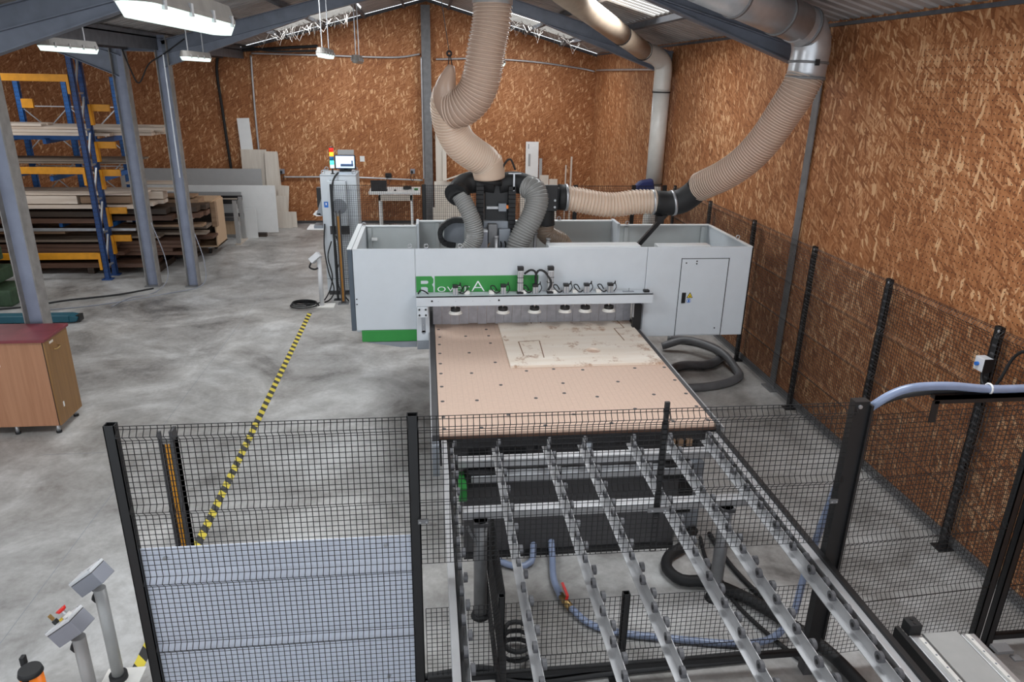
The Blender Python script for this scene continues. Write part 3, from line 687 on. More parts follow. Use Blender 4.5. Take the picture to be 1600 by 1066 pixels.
# lifting eyes
ring = [(math.cos(a)*.022, math.sin(a)*.022) for a in (2*math.pi*i/12 for i in range(13))]
for (x, y) in ((-.79, GB-.05), (-.02, GY+.015), (.35, GY+.015), (-.2, GY+.015), (.43, GB+.33), (1.75, GB+.33), (3.72, GY+.4), (2.6, GB)):
    MB().tube([(x+p[0], y, GT+.028+p[1]) for p in ring], .006, 6).build('lifting_eye', 'zinc', cnc, smooth=True)
# door on the right end
d = panel('door', 2.905, 3.462, GY-.008, GY+.004, .90, 1.825, 'machine_white', .003)
MB().box(2.897, 2.903, GY-.004, GY+.001, .89, 1.835).box(3.464, 3.472, GY-.004, GY+.001, .89, 1.835).box(2.897, 3.472, GY-.004, GY+.001, 1.827, 1.833).build('shadow_gap', 'black_paint', d)
MB().box(2.94, 2.985, GY-.02, GY-.006, 1.30, 1.425).build('handle', 'black_paint', d)
MB().prism([(3.0, 1.36), (3.075, 1.36), (3.0375, 1.43)], 'Y', GY-.011, GY-.007).build('warning_sign', 'black_paint', d)
MB().prism([(3.010, 1.366), (3.065, 1.366), (3.0375, 1.417)], 'Y', GY-.0125, GY-.010).build('warning_sign', 'warning_yellow', d)
MB().cyl((3.038, GY-.0125, 1.381), (3.038, GY-.0135, 1.381), .009, 8).build('warning_symbol', 'black_paint', d)
MB().cyl((3.03, GY-.007, 1.325), (3.03, GY-.011, 1.325), .026, 20).build('notice_disc', 'label_blue', d); MB().cyl((3.03, GY-.010, 1.325), (3.03, GY-.012, 1.325), .020, 20).build('notice_centre', 'letter_white', d); MB().box(3.02, 3.04, GY-.0135, GY-.011, 1.309, 1.341).build('notice_symbol', 'label_blue', d)
for x, z in ((2.955, 1.78), (3.08, 1.80), (3.08, 1.77), (3.385, .98)): MB().cyl((x, GY-.007, z), (x, GY-.012, z), .009, 8).build('screw', 'black_paint', d)
for z in (1.40, 1.34): MB().cyl((-.80, GY, z), (-.80, GY-.006, z), .008, 8).build('screw', 'black_paint', cnc)
# brand band
gz0, gz1 = 1.47, 1.655
band = MB().box(.066, 1.235, GY-.004, GY+.001, gz0, gz1).build('brand_band', 'green', cnc)
R_ = MB()
R_.prism([(-.14, gz0), (-.088, gz0), (-.088, gz0+.062), (-.03, gz0+.062), (-.012, gz0+.05), (-.012, gz0), (.05, gz0), (.05, gz0+.06), (.035, gz0+.088), (.052, gz0+.112), (.052, gz1-.03), (.03, gz1), (-.14, gz1), (-.14, gz1-.05), (-.02, gz1-.05), (-.006, gz1-.058), (-.006, gz1-.078), (-.02, gz1-.088), (-.14, gz1-.088)], 'Y', GY-.004, GY+.001).box(-.14, -.088, GY-.004, GY+.001, gz1-.09, gz1-.048)
R_.build('brand_initial', 'green', cnc)
def text(txt, x, z, size, parent, mat, y, sx=1.0, ext=.001, bold=0.0, spacing=1.0):
    cu = bpy.data.curves.new('lettering', 'FONT'); cu.body = txt; cu.size = size; cu.extrude = ext; cu.offset = bold; cu.space_character = spacing
    o = bpy.data.objects.new('tmp', cu); COL.objects.link(o)
    me = bpy.data.meshes.new_from_object(o.evaluated_get(bpy.context.evaluated_depsgraph_get())); bpy.data.objects.remove(o)
    me.transform(Matrix(((sx, 0, 0, x), (0, 0, -1, y), (0, 1, 0, z), (0, 0, 0, 1))))
    me.transform(Matrix.Translation(-root_off(parent)))
    me.materials.append(MAT[mat]); q = bpy.data.objects.new('lettering', me); COL.objects.link(q); q.parent = parent; return q
text('over', .085, gz0+.004, .135, band, 'letter_white', GY-.0055, 1.5, bold=-.0022)
text('A', .47, gz0+.004, .18, band, 'letter_white', GY-.0055, 1.35, bold=-.0028)
# leg at the left of the opening, with bracket
panel('leg', -.148, .0, GY-.03, GY+.05, .90, 1.45); panel('leg_foot', -.146, -.002, GY-.028, GY+.05, .795, .897, 'mid_grey')
br = panel('bracket', -.135, -.015, GY-.20, GY-.03, 1.235, 1.36, 'machine_white')
for x in (-.11, -.04):
    for z in (1.265, 1.33): MB().cyl((x, GY-.2, z), (x, GY-.21, z), .011, 8).build('bolt', 'black_paint', br)
MB().box(-.09, -.045, GY-.19, GY-.18, 1.06, 1.24).cyl((-.0675, GY-.19, 1.06), (-.0675, GY-.18, 1.06), .0225, 12).build('slotted_arm', 'mid_grey', cnc)
for z in (1.09, 1.15): MB().cyl((-.0675, GY-.19, z), (-.0675, GY-.197, z), .008, 8).build('screw', 'zinc', cnc)
panel('leg', 2.40, 2.49, GY-.0, GY+.1, .9, 1.36, 'mid_grey'); panel('guide_block', 2.36, 2.46, GY-.06, GY, 1.0, 1.3, 'black_paint'); panel('guide_plate', 2.35, 2.365, GY-.07, GY-.02, 1.15, 1.32, 'zinc')
# rubber strip curtain, strip by strip
cx = .04
while cx < 2.36:
    w = random.uniform(.095, .11); dy = random.uniform(-.006, .006)
    MB().box(cx, min(cx+w-.003, 2.40), GY+.2+dy, GY+.206+dy, 1.015+random.uniform(0, .012), 1.42).build('curtain_strip', 'curtain', cnc); cx += w
panel('curtain_rail', .0, 2.42, GY+.19, GY+.22, 1.40, 1.48, 'mid_grey')
# ---- pressure beam with its pads, valves and cylinders
PYB = 7.60
MB().box(-.14, 2.53, PYB, PYB+.012, 1.365, 1.475).box(-.14, 2.53, PYB, PYB+.17, 1.465, 1.475).build('pressure_beam', 'machine_white', cnc)
for x in (.03, .77): MB().cyl((x, PYB, 1.425), (x, PYB-.004, 1.425), .011, 10).build('screw', 'black_paint', cnc)
for x in (.1, .29, .48, .67): MB().cyl((x, PYB, 1.42), (x, PYB-.002, 1.42), .004, 6).build('rivet', 'mid_grey', cnc)
for i, x in enumerate((.29, .825, 1.185, 1.535, 1.77, 2.045)):
    yp = PYB+.08
    p = MB().cyl((x, yp, 1.255), (x, yp, 1.27), .078, 20, .074).cyl((x, yp, 1.27), (x, yp, 1.285), .074, 20, .055).build('pressure_pad', 'white_pad', cnc, smooth=True)
    MB().cyl((x, yp, 1.285), (x, yp, 1.318), .055, 14).build('pad_hub', 'black_paint', p); MB().cyl((x, yp, 1.318), (x, yp, 1.37), .012, 8).build('pad_rod', 'chrome', p)
    v = MB().box(x-.028, x+.028, yp-.03, yp+.03, 1.475, 1.555).build('pneumatic_cylinder', 'aluminium', cnc, bevel=.006)
    MB().box(x-.030, x+.030, yp-.032, yp+.032, 1.555, 1.585).build('cap', 'black_paint', v, bevel=.004); MB().box(x-.006, x+.006, yp-.034, yp-.028, 1.48, 1.555).build('slot', 'mid_grey', v)
    MB().cyl((x+.03, yp, 1.57), (x+.055, yp, 1.59), .008, 8).cyl((x+.055, yp, 1.575), (x+.055, yp, 1.61), .007, 8).build('fitting', 'black_paint', v)
    MB().tube(spline([(x+.055, yp, 1.59), (x+.075, yp+.01, 1.53), (x+.05, yp+.02, 1.48)]), .005, 6).build('air_line', 'black_rubber', v, smooth=True)
    s = -1 if i else 1
    MB().tube(spline([(x+s*.04, yp, 1.5), (x+s*.08, yp-.02, 1.49), (x+s*.13, yp-.01, 1.53), (x+s*.14, yp+.02, 1.56), (x+s*.10, yp+.03, 1.56), (x+s*.07, yp+.02, 1.51)]), .007, 6).build('air_line', 'black_rubber', v, smooth=True)
    MB().box(x+s*.10, x+s*.16, yp-.02, yp+.03, 1.475, 1.515).build('valve', 'white_pad', v, bevel=.004)
for x in (1.015, 1.355):
    yp = PYB+.09
    c = MB().box(x-.032, x+.032, yp-.03, yp+.03, 1.50, 1.74).build('lift_cylinder', 'aluminium', cnc, bevel=.008)
    for q in (-.012, .012): MB().box(x+q-.004, x+q+.004, yp-.0315, yp-.028, 1.52, 1.73).build('slot', 'mid_grey', c)
    MB().box(x-.034, x+.034, yp-.032, yp+.032, 1.74, 1.785).build('cap', 'black_paint', c, bevel=.005); MB().box(x-.034, x+.034, yp-.032, yp+.032, 1.475, 1.50).build('cap', 'black_paint', c)
    for z in (1.60, 1.66): MB().box(x-.036, x+.036, yp-.033, yp+.033, z, z+.006).build('strap', 'black_paint', c)
MB().tube(spline([(1.06, PYB+.09, 1.70), (1.13, PYB+.08, 1.745), (1.19, PYB+.08, 1.70), (1.2, PYB+.08, 1.5)]), .012, 8).build('air_line', 'black_rubber', cnc, smooth=True)
MB().tube(spline([(1.19, PYB+.09, 1.52), (1.19, PYB+.09, 1.68), (1.23, PYB+.09, 1.74), (1.30, PYB+.08, 1.71), (1.36, PYB+.05, 1.6), (1.325, PYB+.04, 1.52)]), .013, 8).build('air_line', 'black_rubber', cnc, smooth=True)
MB().box(2.44, 2.5, PYB+.05, PYB+.11, 1.475, 1.50).build('end_stop', 'black_paint', cnc); MB().box(2.2, 2.33, PYB+.08, PYB+.11, 1.475, 1.482).cyl((2.27, PYB+.09, 1.48), (2.27, PYB+.09, 1.52), .005, 6).build('sensor', 'mid_grey', cnc)
MB().tube(spline([(-.12, PYB+.1, 1.48), (-.09, PYB+.08, 1.53), (-.04, PYB+.08, 1.51), (-.01, PYB+.1, 1.48)]), .008, 6).build('air_line', 'black_rubber', cnc, smooth=True)
# ---- spindle head
hy = 8.5
MB().box(.68, .97, hy+.05, hy+.35, 1.5, 2.60).build('head_column', 'black_paint', cnc, bevel=.01)
MB().box(.66, 1.0, hy-.02, hy+.06, 1.60, 2.14).build('spindle_plate', 'mid_grey', cnc, bevel=.01); MB().box(.71, .82, hy-.12, hy-.02, 1.6, 2.12).build('spindle_motor', 'steel_grey', cnc, bevel=.01); MB().box(.84, .98, hy-.1, hy-.02, 1.6, 2.06).build('spindle_motor', 'mid_grey', cnc, bevel=.01)
for x0 in (.575, .955):          # energy chains, link by link
    lk = None
    for k in range(22 if x0 < .7 else 12):
        z = 2.63-k*.05 - (0 if x0 < .7 else .10)
        MB().box(x0, x0+.085, hy-.05, hy+.05, z-.022, z+.022).build('chain_link', 'black_rubber', cnc)
P = resample(spline([(.45, 8.75, 2.10), (.30, 8.75, 2.10), (.18, 8.75, 2.02), (.15, 8.75, 1.92), (.20, 8.75, 1.82), (.35, 8.75, 1.78)], .01), .055)
for a, b in zip(P, P[1:]): MB().bar(a, a+(b-a)*1.02, .06, .085, (0, 1, 0)).build('chain_link', 'black_rubber', cnc)
MB().box(.2, .45, 8.82, 8.84, 1.80, 2.06).build('chain_guard', 'mid_grey', cnc)
MB().tube(spline([(.80, 8.62, 2.56), (.60, 8.62, 2.58), (.45, 8.58, 2.56), (.37, 8.47, 2.50), (.38, 8.38, 2.42)]), .125, 18).build('suction_elbow', 'black_rubber', cnc, smooth=True)
MB().tube(spline([(.85, 8.62, 2.56), (1.05, 8.62, 2.58), (1.20, 8.56, 2.54), (1.27, 8.45, 2.47)]), .125, 18).build('suction_elbow', 'black_rubber', cnc, smooth=True)
MB().cyl((.36, 8.40, 2.48), (.34, 8.36, 2.46), .15, 22).build('end_cap', 'black_paint', cnc)
MB().box(1.005, 1.025, 8.45, 8.47, 2.5, 2.70).box(.95, 1.10, 8.455, 8.47, 2.695, 2.705).build('cable_mast', 'zinc', cnc)
MB().tube(spline([(.86, 8.5, 2.66), (.90, 8.48, 2.80), (.97, 8.48, 2.86), (1.03, 8.48, 2.74)]), .012, 8).build('head_cable', 'black_rubber', cnc, smooth=True)
MB().cyl((.72, 8.56, 2.58), (.73, 8.56, 2.635), .17, 24).build('hose_collar', 'black_rubber', cnc, smooth=True)
MB().box(.70, .95, hy, hy+.05, 2.28, 2.31).build('cross_bar', 'aluminium', cnc); MB().box(.84, .93, hy-.04, hy+.02, 2.26, 2.35).build('air_valve', 'mid_grey', cnc); MB().box(.93, .97, hy-.03, hy, 2.29, 2.33).build('air_valve', 'orange', cnc)
MB().box(.595, .70, hy-.18, hy-.05, 1.72, 2.04).build('pump_unit', 'plastic_grey', cnc, bevel=.01); MB().box(.595, .70, hy-.18, hy-.05, 2.04, 2.06).build('pump_unit_lid', 'plastic_light', cnc)
for x, z in ((.80, 1.98), (1.26, 2.02), (1.42, 1.95)): MB().cyl((x, hy-.2, 1.6), (x, hy-.2, z), .022, 10).cyl((x, hy-.2, z), (x, hy-.2, z+.02), .03, 10).build('pneumatic_ram', 'aluminium' if x != 1.26 else 'steel_grey', cnc, smooth=True)
random.seed(3)
for k in range(7):
    x = .62+k*.045; MB().tube(spline([(x, hy-.18, 1.62), (x+random.uniform(-.05, .05), hy-.2, 1.75), (x+random.uniform(-.1, .1), hy-.15, 1.86), (x+.05, hy-.05, 1.95)]), .008, 6).build('head_cable', random.choice(('black_rubber', 'black_rubber', 'mid_wood')), cnc, smooth=True)
MB().box(1.25, 1.6, hy+.06, hy+.3, 2.26, 2.52).build('suction_box', 'black_rubber', cnc, bevel=.02); MB().box(1.30, 1.55, hy+.02, hy+.06, 2.25, 2.56).build('suction_plate', 'black_paint', cnc, bevel=.004)
for x in (1.40, 1.52):
    for z in (2.30, 2.38): MB().cyl((x, hy+.02, z), (x, hy+.008, z), .014, 10).build('bolt', 'zinc', cnc)
MB().tube(spline([(1.42, hy+.15, 2.28), (1.42, hy+.14, 2.18), (1.43, hy+.14, 2.06)]), [.12]*1 + [.12]*20 if False else .12, 18).build('suction_neck', 'black_rubber', cnc, smooth=True)
MB().cyl((1.58, hy+.15, 2.40), (1.68, hy+.15, 2.395), .155, 24).build('hose_clamp', 'black_rubber', cnc, smooth=True); MB().cyl((1.66, hy+.15, 2.395), (1.69, hy+.15, 2.395), .162, 24).build('hose_clamp', 'zinc', cnc, smooth=True)
MB().bar((2.60, 8.6, 1.80), (3.0, 8.6, 2.28), .05, .05).build('hose_strut', 'black_paint', cnc)
MB().box(2.78, 2.86, 8.45, 8.55, 2.12, 2.2).build('strut_bracket', 'black_paint', cnc)
MB().tube(spline([(2.78, 8.62, 2.34), (2.95, 8.62, 2.33), (3.12, 8.58, 2.37), (3.25, 8.5, 2.50), (3.28, 8.46, 2.58)]), .15, 20).build('hose_elbow', 'black_rubber', cnc, smooth=True)
MB().cyl((2.99, 8.6, 2.335), (3.02, 8.6, 2.34), .156, 20).build('hose_clamp', 'zinc', cnc, smooth=True)
# hoses on the head
ribbed_hose('x', [(.385, 8.37, 2.46), (.46, 8.30, 2.32), (.53, 8.28, 2.14), (.55, 8.28, 2.0), (.50, 8.27, 1.88), (.43, 8.27, 1.78), (.42, 8.3, 1.6)], .1, 'hose_clear', None, parent=cnc, pitch=.024, ribmat='hose_rib_grey')
ribbed_hose('x', [(1.18, 8.5, 2.54), (1.25, 8.42, 2.52), (1.28, 8.36, 2.40), (1.22, 8.32, 2.22), (1.12, 8.30, 2.04), (1.06, 8.30, 1.88), (1.04, 8.3, 1.65)], .135, 'hose_clear', None, parent=cnc, pitch=.03, ribmat='hose_rib_grey')
ribbed_hose('x', [(1.43, 8.64, 2.10), (1.43, 8.64, 1.98), (1.52, 8.68, 1.90), (1.64, 8.72, 1.84), (1.72, 8.75, 1.72), (1.74, 8.75, 1.6)], .115, 'hose_brown', None, parent=cnc, pitch=.028, ribmat='hose_brown')
# feet under the far left end
for x, y in ((.2, 6.0), (2.3, 6.0), (.2, 8.7), (2.3, 8.7)): MB().cyl((x, y, 0), (x, y, BZ-.16), .05, 12).build('bed_leg', 'dark_sheet', cnc)

# ---- plywood sheet lying on the bed, with a routed hole
t = thing('plywood_sheet', 'pale routed plywood sheet with round hole lying on the pink bed', 'plywood', (1.58, 7.5, BZ))
x0, x1, y0, y1, zt = .80, 2.385, 6.64, 8.7, BZ+.024
hx, hyc, hr = 1.735, 7.03, .078
corn = [math.atan2(y-hyc, x-hx) for x, y in ((x0, y0), (x1, y0), (x1, y1), (x0, y1))]
angs = sorted([2*math.pi*i/40-math.pi for i in range(40)]+corn)
def onrect(a):
    c, s = math.cos(a), math.sin(a); k = min(((x1 if c > 0 else x0)-hx)/c if abs(c) > 1e-9 else 1e9, ((y1 if s > 0 else y0)-hyc)/s if abs(s) > 1e-9 else 1e9); return (hx+c*k, hyc+s*k)
m = MB(); n = len(angs)
for z in (BZ+.0005, zt):
    m.v += [Vector((*onrect(a), z)) for a in angs] + [Vector((hx+hr*math.cos(a), hyc+hr*math.sin(a), z)) for a in angs]
for i in range(n):
    j = (i+1) % n
    m.f += [(i, n+i, n+j, j), (2*n+i, 2*n+j, 3*n+j, 3*n+i), (i, j, 2*n+j, 2*n+i), (n+i, 3*n+i, 3*n+j, n+j)]
ps = m.build('sheet', 'birch_ply', t)
for q in (((.965, 7.34), (.968, 6.92)), ((.968, 7.34), (1.2, 7.37)), ((1.2, 7.36), (1.172, 6.85)), ((2.135, 7.72), (2.15, 7.31)), ((2.135, 7.72), (2.26, 7.73)), ((2.26, 7.73), (2.22, 8.3)), ((1.05, 6.9), (.99, 6.91)), ((1.19, 8.3), (1.195, 7.95)), ((1.31, 8.3), (1.31, 7.96))):
    MB().bar((q[0][0], q[0][1], zt), (q[1][0], q[1][1], zt), .011, .001).build('kerf', 'kerf', t)

# ================================================================== ROLLER CONVEYOR
cv = thing('roller_conveyor', 'outfeed conveyor of seven skate wheel rails in front of the machine', 'conveyor', (1.2, 3.8, 0))
RZ = .955
YN, YF = 1.75, 5.20
RX = [.165, .525, .942, 1.24, 1.652, 1.965, 2.30]
wm = MB().cyl((-.011, 0, 0), (.011, 0, 0), .030, 18).build('wheel', 'roller_grey', cv, smooth=False)
wm2 = MB().cyl((-.0125, 0, 0), (.0125, 0, 0), .013, 10).build('axle', 'black_rubber', cv)
wme, axe = wm.data, wm2.data
for d_ in (wme, axe): d_.transform(Matrix.Translation(root_off(cv)))
bpy.data.objects.remove(wm); bpy.data.objects.remove(wm2)
for ri, x in enumerate(RX):
    # angle profile: upright web with a wide flange to the left
    ra = MB().box(x-.002, x+.002, YN, YF, RZ-.065, RZ+.005).box(x-.044, x+.002, YN, YF, RZ-.068, RZ-.064).build('rail', 'aluminium', cv)
    base = root_off(ra)
    k = 0; y = YF-.03
    while y > YN+.05:
        s = -1 if k % 2 else 1
        w = bpy.data.objects.new('wheel', wme); COL.objects.link(w); w.parent = ra
        w.location = Vector((x+s*.015, y, RZ+.0)) - base
        if y < 4.4:
            a_ = bpy.data.objects.new('axle', axe); COL.objects.link(a_); a_.parent = ra; a_.location = Vector((x+s*.016, y, RZ+.0)) - base
        k += 1; y -= .118
MB().box(.075, .118, YN, 5.24, RZ-.09, RZ+.005).build('side_beam', 'aluminium', cv, bevel=.004); MB().box(.122, .138, YN, 5.24, RZ-.09, RZ-.02).build('side_strip', 'black_paint', cv)
MB().box(2.355, 2.405, YN, 5.24, RZ-.09, RZ-.01).build('side_beam', 'aluminium', cv, bevel=.004); MB().box(2.405, 2.437, YN, 5.22, RZ-.09, RZ+.01).build('side_strip', 'black_paint', cv); MB().box(2.325, 2.35, YN, 5.22, RZ-.09, RZ-.05).build('side_strip', 'black_paint', cv)
for y, z, d_ in ((5.06, .855, .08), (4.34, .855, .08), (2.3, .855, .08), (4.99, .755, .10)):
    MB().box(.2 if z > .8 else .3, 2.33 if z > .8 else 2.1, y-d_/2, y+d_/2, z-.035, z+.03).build('cross_beam', 'aluminium' if z > .8 else 'zinc', cv, bevel=.004)
for x, y in ((.325, 4.28), (2.13, 4.30), (.325, 2.3), (2.13, 2.3)):
    lg = MB().cyl((x, y, .03), (x, y, .83), .048, 16).build('leg', 'steel_grey', cv, smooth=True)
    MB().cyl((x, y, 0), (x, y, .03), .07, 16, .06).build('foot', 'black_rubber', lg, smooth=True); MB().box(x-.05, x+.05, y-.05, y+.05, .80, .83).build('head_plate', 'dark_sheet', lg)
MB().bar((.33, 4.25, .6), (.23, 4.25, .80), .02, .02).build('brace', 'steel_grey', cv)
# second table at the right: plate with two linear guides
t = thing('guide_table', 'grey plate table with two perforated linear guide rails in right corner', 'table', (2.8, 2.4, 0))
MB().box(2.63, 2.83, 1.75, 2.84, .93, .945).build('plate', 'plate_grey', t)
MB().box(2.55, 2.61, 1.75, 2.84, .86, .94).box(2.84, 2.92, 1.75, 2.82, .86, .94).build('beam', 'aluminium', t, bevel=.004)
MB().box(2.505, 2.53, 1.75, 2.9, .86, .95).build('beam', 'black_paint', t)
for x in (2.59, 2.86):
    g = MB().box(x-.012, x+.012, 1.75, 2.80, .94, .957).build('linear_guide', 'white_pad', t)
    for k in range(12): MB().cyl((x, 2.76-k*.085, .957), (x, 2.76-k*.085, .9585), .0055, 8).build('fixing_hole', 'mid_grey', g)
b = MB().box(2.55, 2.62, 2.84, 2.91, .93, 1.0).build('stop_block', 'black_rubber', t, bevel=.004)
for y in (2.86, 2.89): MB().cyl((2.585, y, 1.0), (2.585, y, 1.003), .010, 10).build('bore', 'black_paint', b)
MB().box(2.93, 3.02, 2.66, 2.72, .94, .96).box(3.0, 3.05, 2.62, 2.66, .925, .935).build('latch', 'steel_grey', t)
for x in (2.58, 2.88): MB().box(x-.04, x+.04, 2.0, 2.08, 0, .86).build('leg', 'steel_grey', t)

# ================================================================== SUCTION DUCTS AND HOSES
t = ribbed_hose('suction_hose', [(.70, 7.8, 4.95), (.69, 7.8, 4.55), (.68, 7.8, 4.28), (.63, 7.8, 4.02), (.59, 7.82, 3.78), (.52, 7.86, 3.58), (.39, 7.92, 3.45), (.28, 8.0, 3.42)], .205, 'hose_tan_dark', 'thick tan ribbed suction hose hanging from the roof, upper length', radii=(.195, .20), pitch=.036, ribmat='hose_rib_tan')
MB().cyl((.70, 7.8, 5.05), (.685, 7.8, 4.43), .202, 28).build('metal_cuff', 'zinc', t, smooth=True)
t = ribbed_hose('suction_hose', [(.28, 8.10, 3.58), (.25, 8.17, 3.46), (.28, 8.25, 3.24), (.38, 8.33, 3.05), (.54, 8.42, 2.92), (.66, 8.5, 2.84), (.71, 8.54, 2.76), (.73, 8.55, 2.64)], .18, 'hose_tan', 'cream ribbed suction hose curving down onto the machine head', radii=(.195, .182), pitch=.03)
MB().tube(spline([(.69, 8.52, 2.84), (.72, 8.54, 2.74), (.73, 8.55, 2.64)]), .188, 24).build('cuff', 'hose_tan', t, smooth=True)
# loose sleeve end tied up with a cord
m = MB(); P = [(.33, 8.02, 3.42), (.24, 8.02, 3.52), (.22, 8.0, 3.64), (.26, 8.0, 3.78), (.28, 8.0, 3.86)]
Q = spline(P, .02); n = len(Q)
s_ = tag(MB().tube(Q, [.17*(1-i/n)**.7+.012 for i in range(n)], 16).build('hose_sleeve', 'hose_tan_dark', smooth=True, origin=P[0]), 'clear plastic sleeve end gathered above the bend of the big hose', 'sleeve')
t = thing('hanging_cord', 'black cord with ball holding up the big suction hose', 'cord', (.26, 8.0, 3.9))
MB().cyl((.26, 8.0, 3.98), (.05, 8.0, 5.4), .004, 5).build('line', 'black_rubber', t)
MB().tube([(.26+.022*math.cos(a), 8.0, 3.97+.022*math.sin(a)) for a in (i*math.pi/8 for i in range(17))], .012, 6).build('ball', 'black_rubber', t)
MB().cyl((.26, 8.0, 3.96), (.245, 8.0, 3.80), .006, 6).cyl((.27, 8.0, 3.96), (.30, 8.0, 3.79), .006, 6).build('hook', 'black_rubber', t)
# right-hand hose from the wall duct to the head
hz = 8.65
t = ribbed_hose('suction_hose', [(3.925, 7.53, 3.83), (3.87, 7.55, 3.66), (3.79, 7.68, 3.40), (3.70, 7.80, 3.15), (3.58, 7.97, 2.91), (3.44, 8.16, 2.73), (3.33, 8.34, 2.62), (3.27, 8.47, 2.55)], .19, 'hose_tan_dark', 'tan ribbed suction hose sweeping down from the metal duct on right wall', radii=(.19, .17), pitch=.03, ribmat='hose_rib_tan')
t = ribbed_hose('suction_hose', [(1.66, hz, 2.395), (1.85, hz, 2.36), (2.1, hz, 2.315), (2.3, hz, 2.305), (2.55, hz, 2.34), (2.82, 8.62, 2.345)], .15, 'hose_tan', 'cream ribbed hose sagging horizontally above the machine back', pitch=.042, depth=.12)
MB().cyl((2.74, 8.63, 2.342), (2.77, 8.63, 2.343), .155, 20).build('hose_clamp', 'zinc', t, smooth=True)
# galvanised duct above, standing clear in front of the steel frame
t = thing('metal_duct', 'galvanised duct with clamp rings bending down at the right wall', 'duct', (3.93, 7.53, 4.2))
MB().tube(spline([(3.925, 7.53, 3.81), (3.935, 7.53, 3.96), (3.94, 7.53, 4.09), (3.90, 7.52, 4.21), (3.80, 7.47, 4.285), (3.67, 7.41, 4.32)], .04), .19, 28).build('elbow', 'zinc', t, smooth=True)
MB().cyl((3.72, 7.42, 4.312), (2.42, 6.84, 4.60), .186, 28).build('straight_run', 'zinc', t, smooth=True)
for p, q in (((3.924, 7.53, 3.79), (3.925, 7.53, 3.815)), ((3.935, 7.53, 3.94), (3.936, 7.53, 3.965)), ((3.83, 7.475, 4.28), (3.805, 7.465, 4.287)), ((3.46, 7.31, 4.37), (3.43, 7.295, 4.377)), ((2.9, 7.055, 4.495), (2.87, 7.04, 4.50))): MB().cyl(p, q, .199, 28).build('clamp_ring', 'steel_grey', t, smooth=True)
MB().box(3.90, 3.94, 7.31, 7.33, 3.92, 3.98).build('clamp_bolt', 'black_paint', t)
# PVC riser at the far end of the right wall
t = thing('pvc_duct', 'beige plastic duct rising up the right wall and bending under the roof', 'duct', (4.20, 13.17, 0))
PX_, PY_ = 4.20, 13.17
MB().cyl((PX_, PY_, 0), (PX_, PY_, 1.95), .145, 28).build('riser', 'pvc', t, smooth=True); MB().cyl((PX_, PY_, 1.93), (PX_, PY_, 3.62), .15, 28).build('riser', 'pvc', t, smooth=True)
A_, B_ = Vector((3.72, 12.85, 4.225)), Vector((1.70, 9.75, 4.79))
MB().tube(spline([(PX_, PY_, 3.58), (PX_, PY_, 3.93), (4.16, 13.15, 4.06), (4.02, 13.06, 4.15), (3.86, 12.95, 4.195), tuple(A_)], .05), .156, 28).build('elbow', 'pvc', t, smooth=True)
M1 = A_.lerp(B_, .36)
MB().cyl(A_, M1, .15, 28).build('sloped_run', 'pvc_brown', t, smooth=True); MB().cyl(A_.lerp(B_, .33), B_, .156, 28).build('sloped_run', 'pvc_brown', t, smooth=True)
for p, q in ((Vector((PX_, PY_, 3.55)), Vector((PX_, PY_, 3.57))), (Vector((PX_, PY_, 1.94)), Vector((PX_, PY_, 1.955))), (A_, A_.lerp(B_, .008)), (A_.lerp(B_, .33), A_.lerp(B_, .338))): MB().cyl(p, q, .162, 28).build('joint_ring', 'black_rubber', t, smooth=True)

# floor hoses
pipe('flexible_hose', [(3.0, 8.4, .06), (3.4, 8.84, .06), (3.8, 8.86, .06), (4.1, 9.1, .06), (4.18, 9.45, .06), (3.95, 9.8, .06), (3.6, 9.95, .06)], .06, 'grey_hose', 'thick grey flexible hose looping on the floor behind the bed', 'hose', 14)
pipe('flexible_hose', [(2.5, 8.25, .055), (2.95, 8.15, .055), (3.4, 8.12, .055), (3.8, 8.22, .055), (4.08, 8.42, .055), (4.15, 8.66, .06), (4.06, 9.05, .18), (3.75, 9.5, .19), (3.4, 9.6, .07)], .055, 'grey_hose', 'grey flexible hose making a wide loop on the floor by the right fence', 'hose', 14)
pipe('flexible_hose', [(2.75, 9.5, .5), (2.85, 9.3, .25), (2.8, 9.0, .07), (2.5, 8.7, .06)], .06, 'grey_hose', 'short grey hose dropping beside the bed under the gantry', 'hose', 14)
pipe('black_hose', [(2.25, 5.1, .06), (2.1, 4.9, .06), (1.93, 4.78, .055), (1.86, 4.62, .055), (1.93, 4.47, .055), (2.12, 4.43, .055), (2.34, 4.24, .055), (2.54, 3.95, .055), (2.7, 3.6, .06), (2.8, 3.0, .06)], .045, 'black_rubber', 'thick black hose looping on the floor around the right conveyor leg', 'hose', 12)
pipe('cable', [(2.3, 5.05, .02), (2.24, 4.75, .02), (2.26, 4.5, .02), (2.27, 4.2, .02), (2.38, 3.85, .02), (2.55, 3.45, .02), (2.6, 3.0, .02)], .016, 'black_rubber', 'thin black cable on the floor inside the black hose loop', 'cable', 8)
pipe('cable', [(2.4, 5.1, .02), (2.42, 4.6, .02), (2.55, 4.1, .02), (2.72, 3.7, .02), (2.75, 3.2, .02), (2.6, 2.7, .02)], .02, 'black_rubber', 'black cable on the floor right of the right conveyor leg', 'cable', 8)
t = thing('blue_hose', 'blue grey air hose with red lever valve snaking under the conveyor', 'hose', (.95, 4.4, 0))
MB().tube(spline([(.97, 4.98, .12), (.96, 4.85, .06), (.93, 4.6, .035), (.95, 4.38, .04)], .03), .027, 12).build('hose_piece', 'blue_pvc', t, smooth=True)
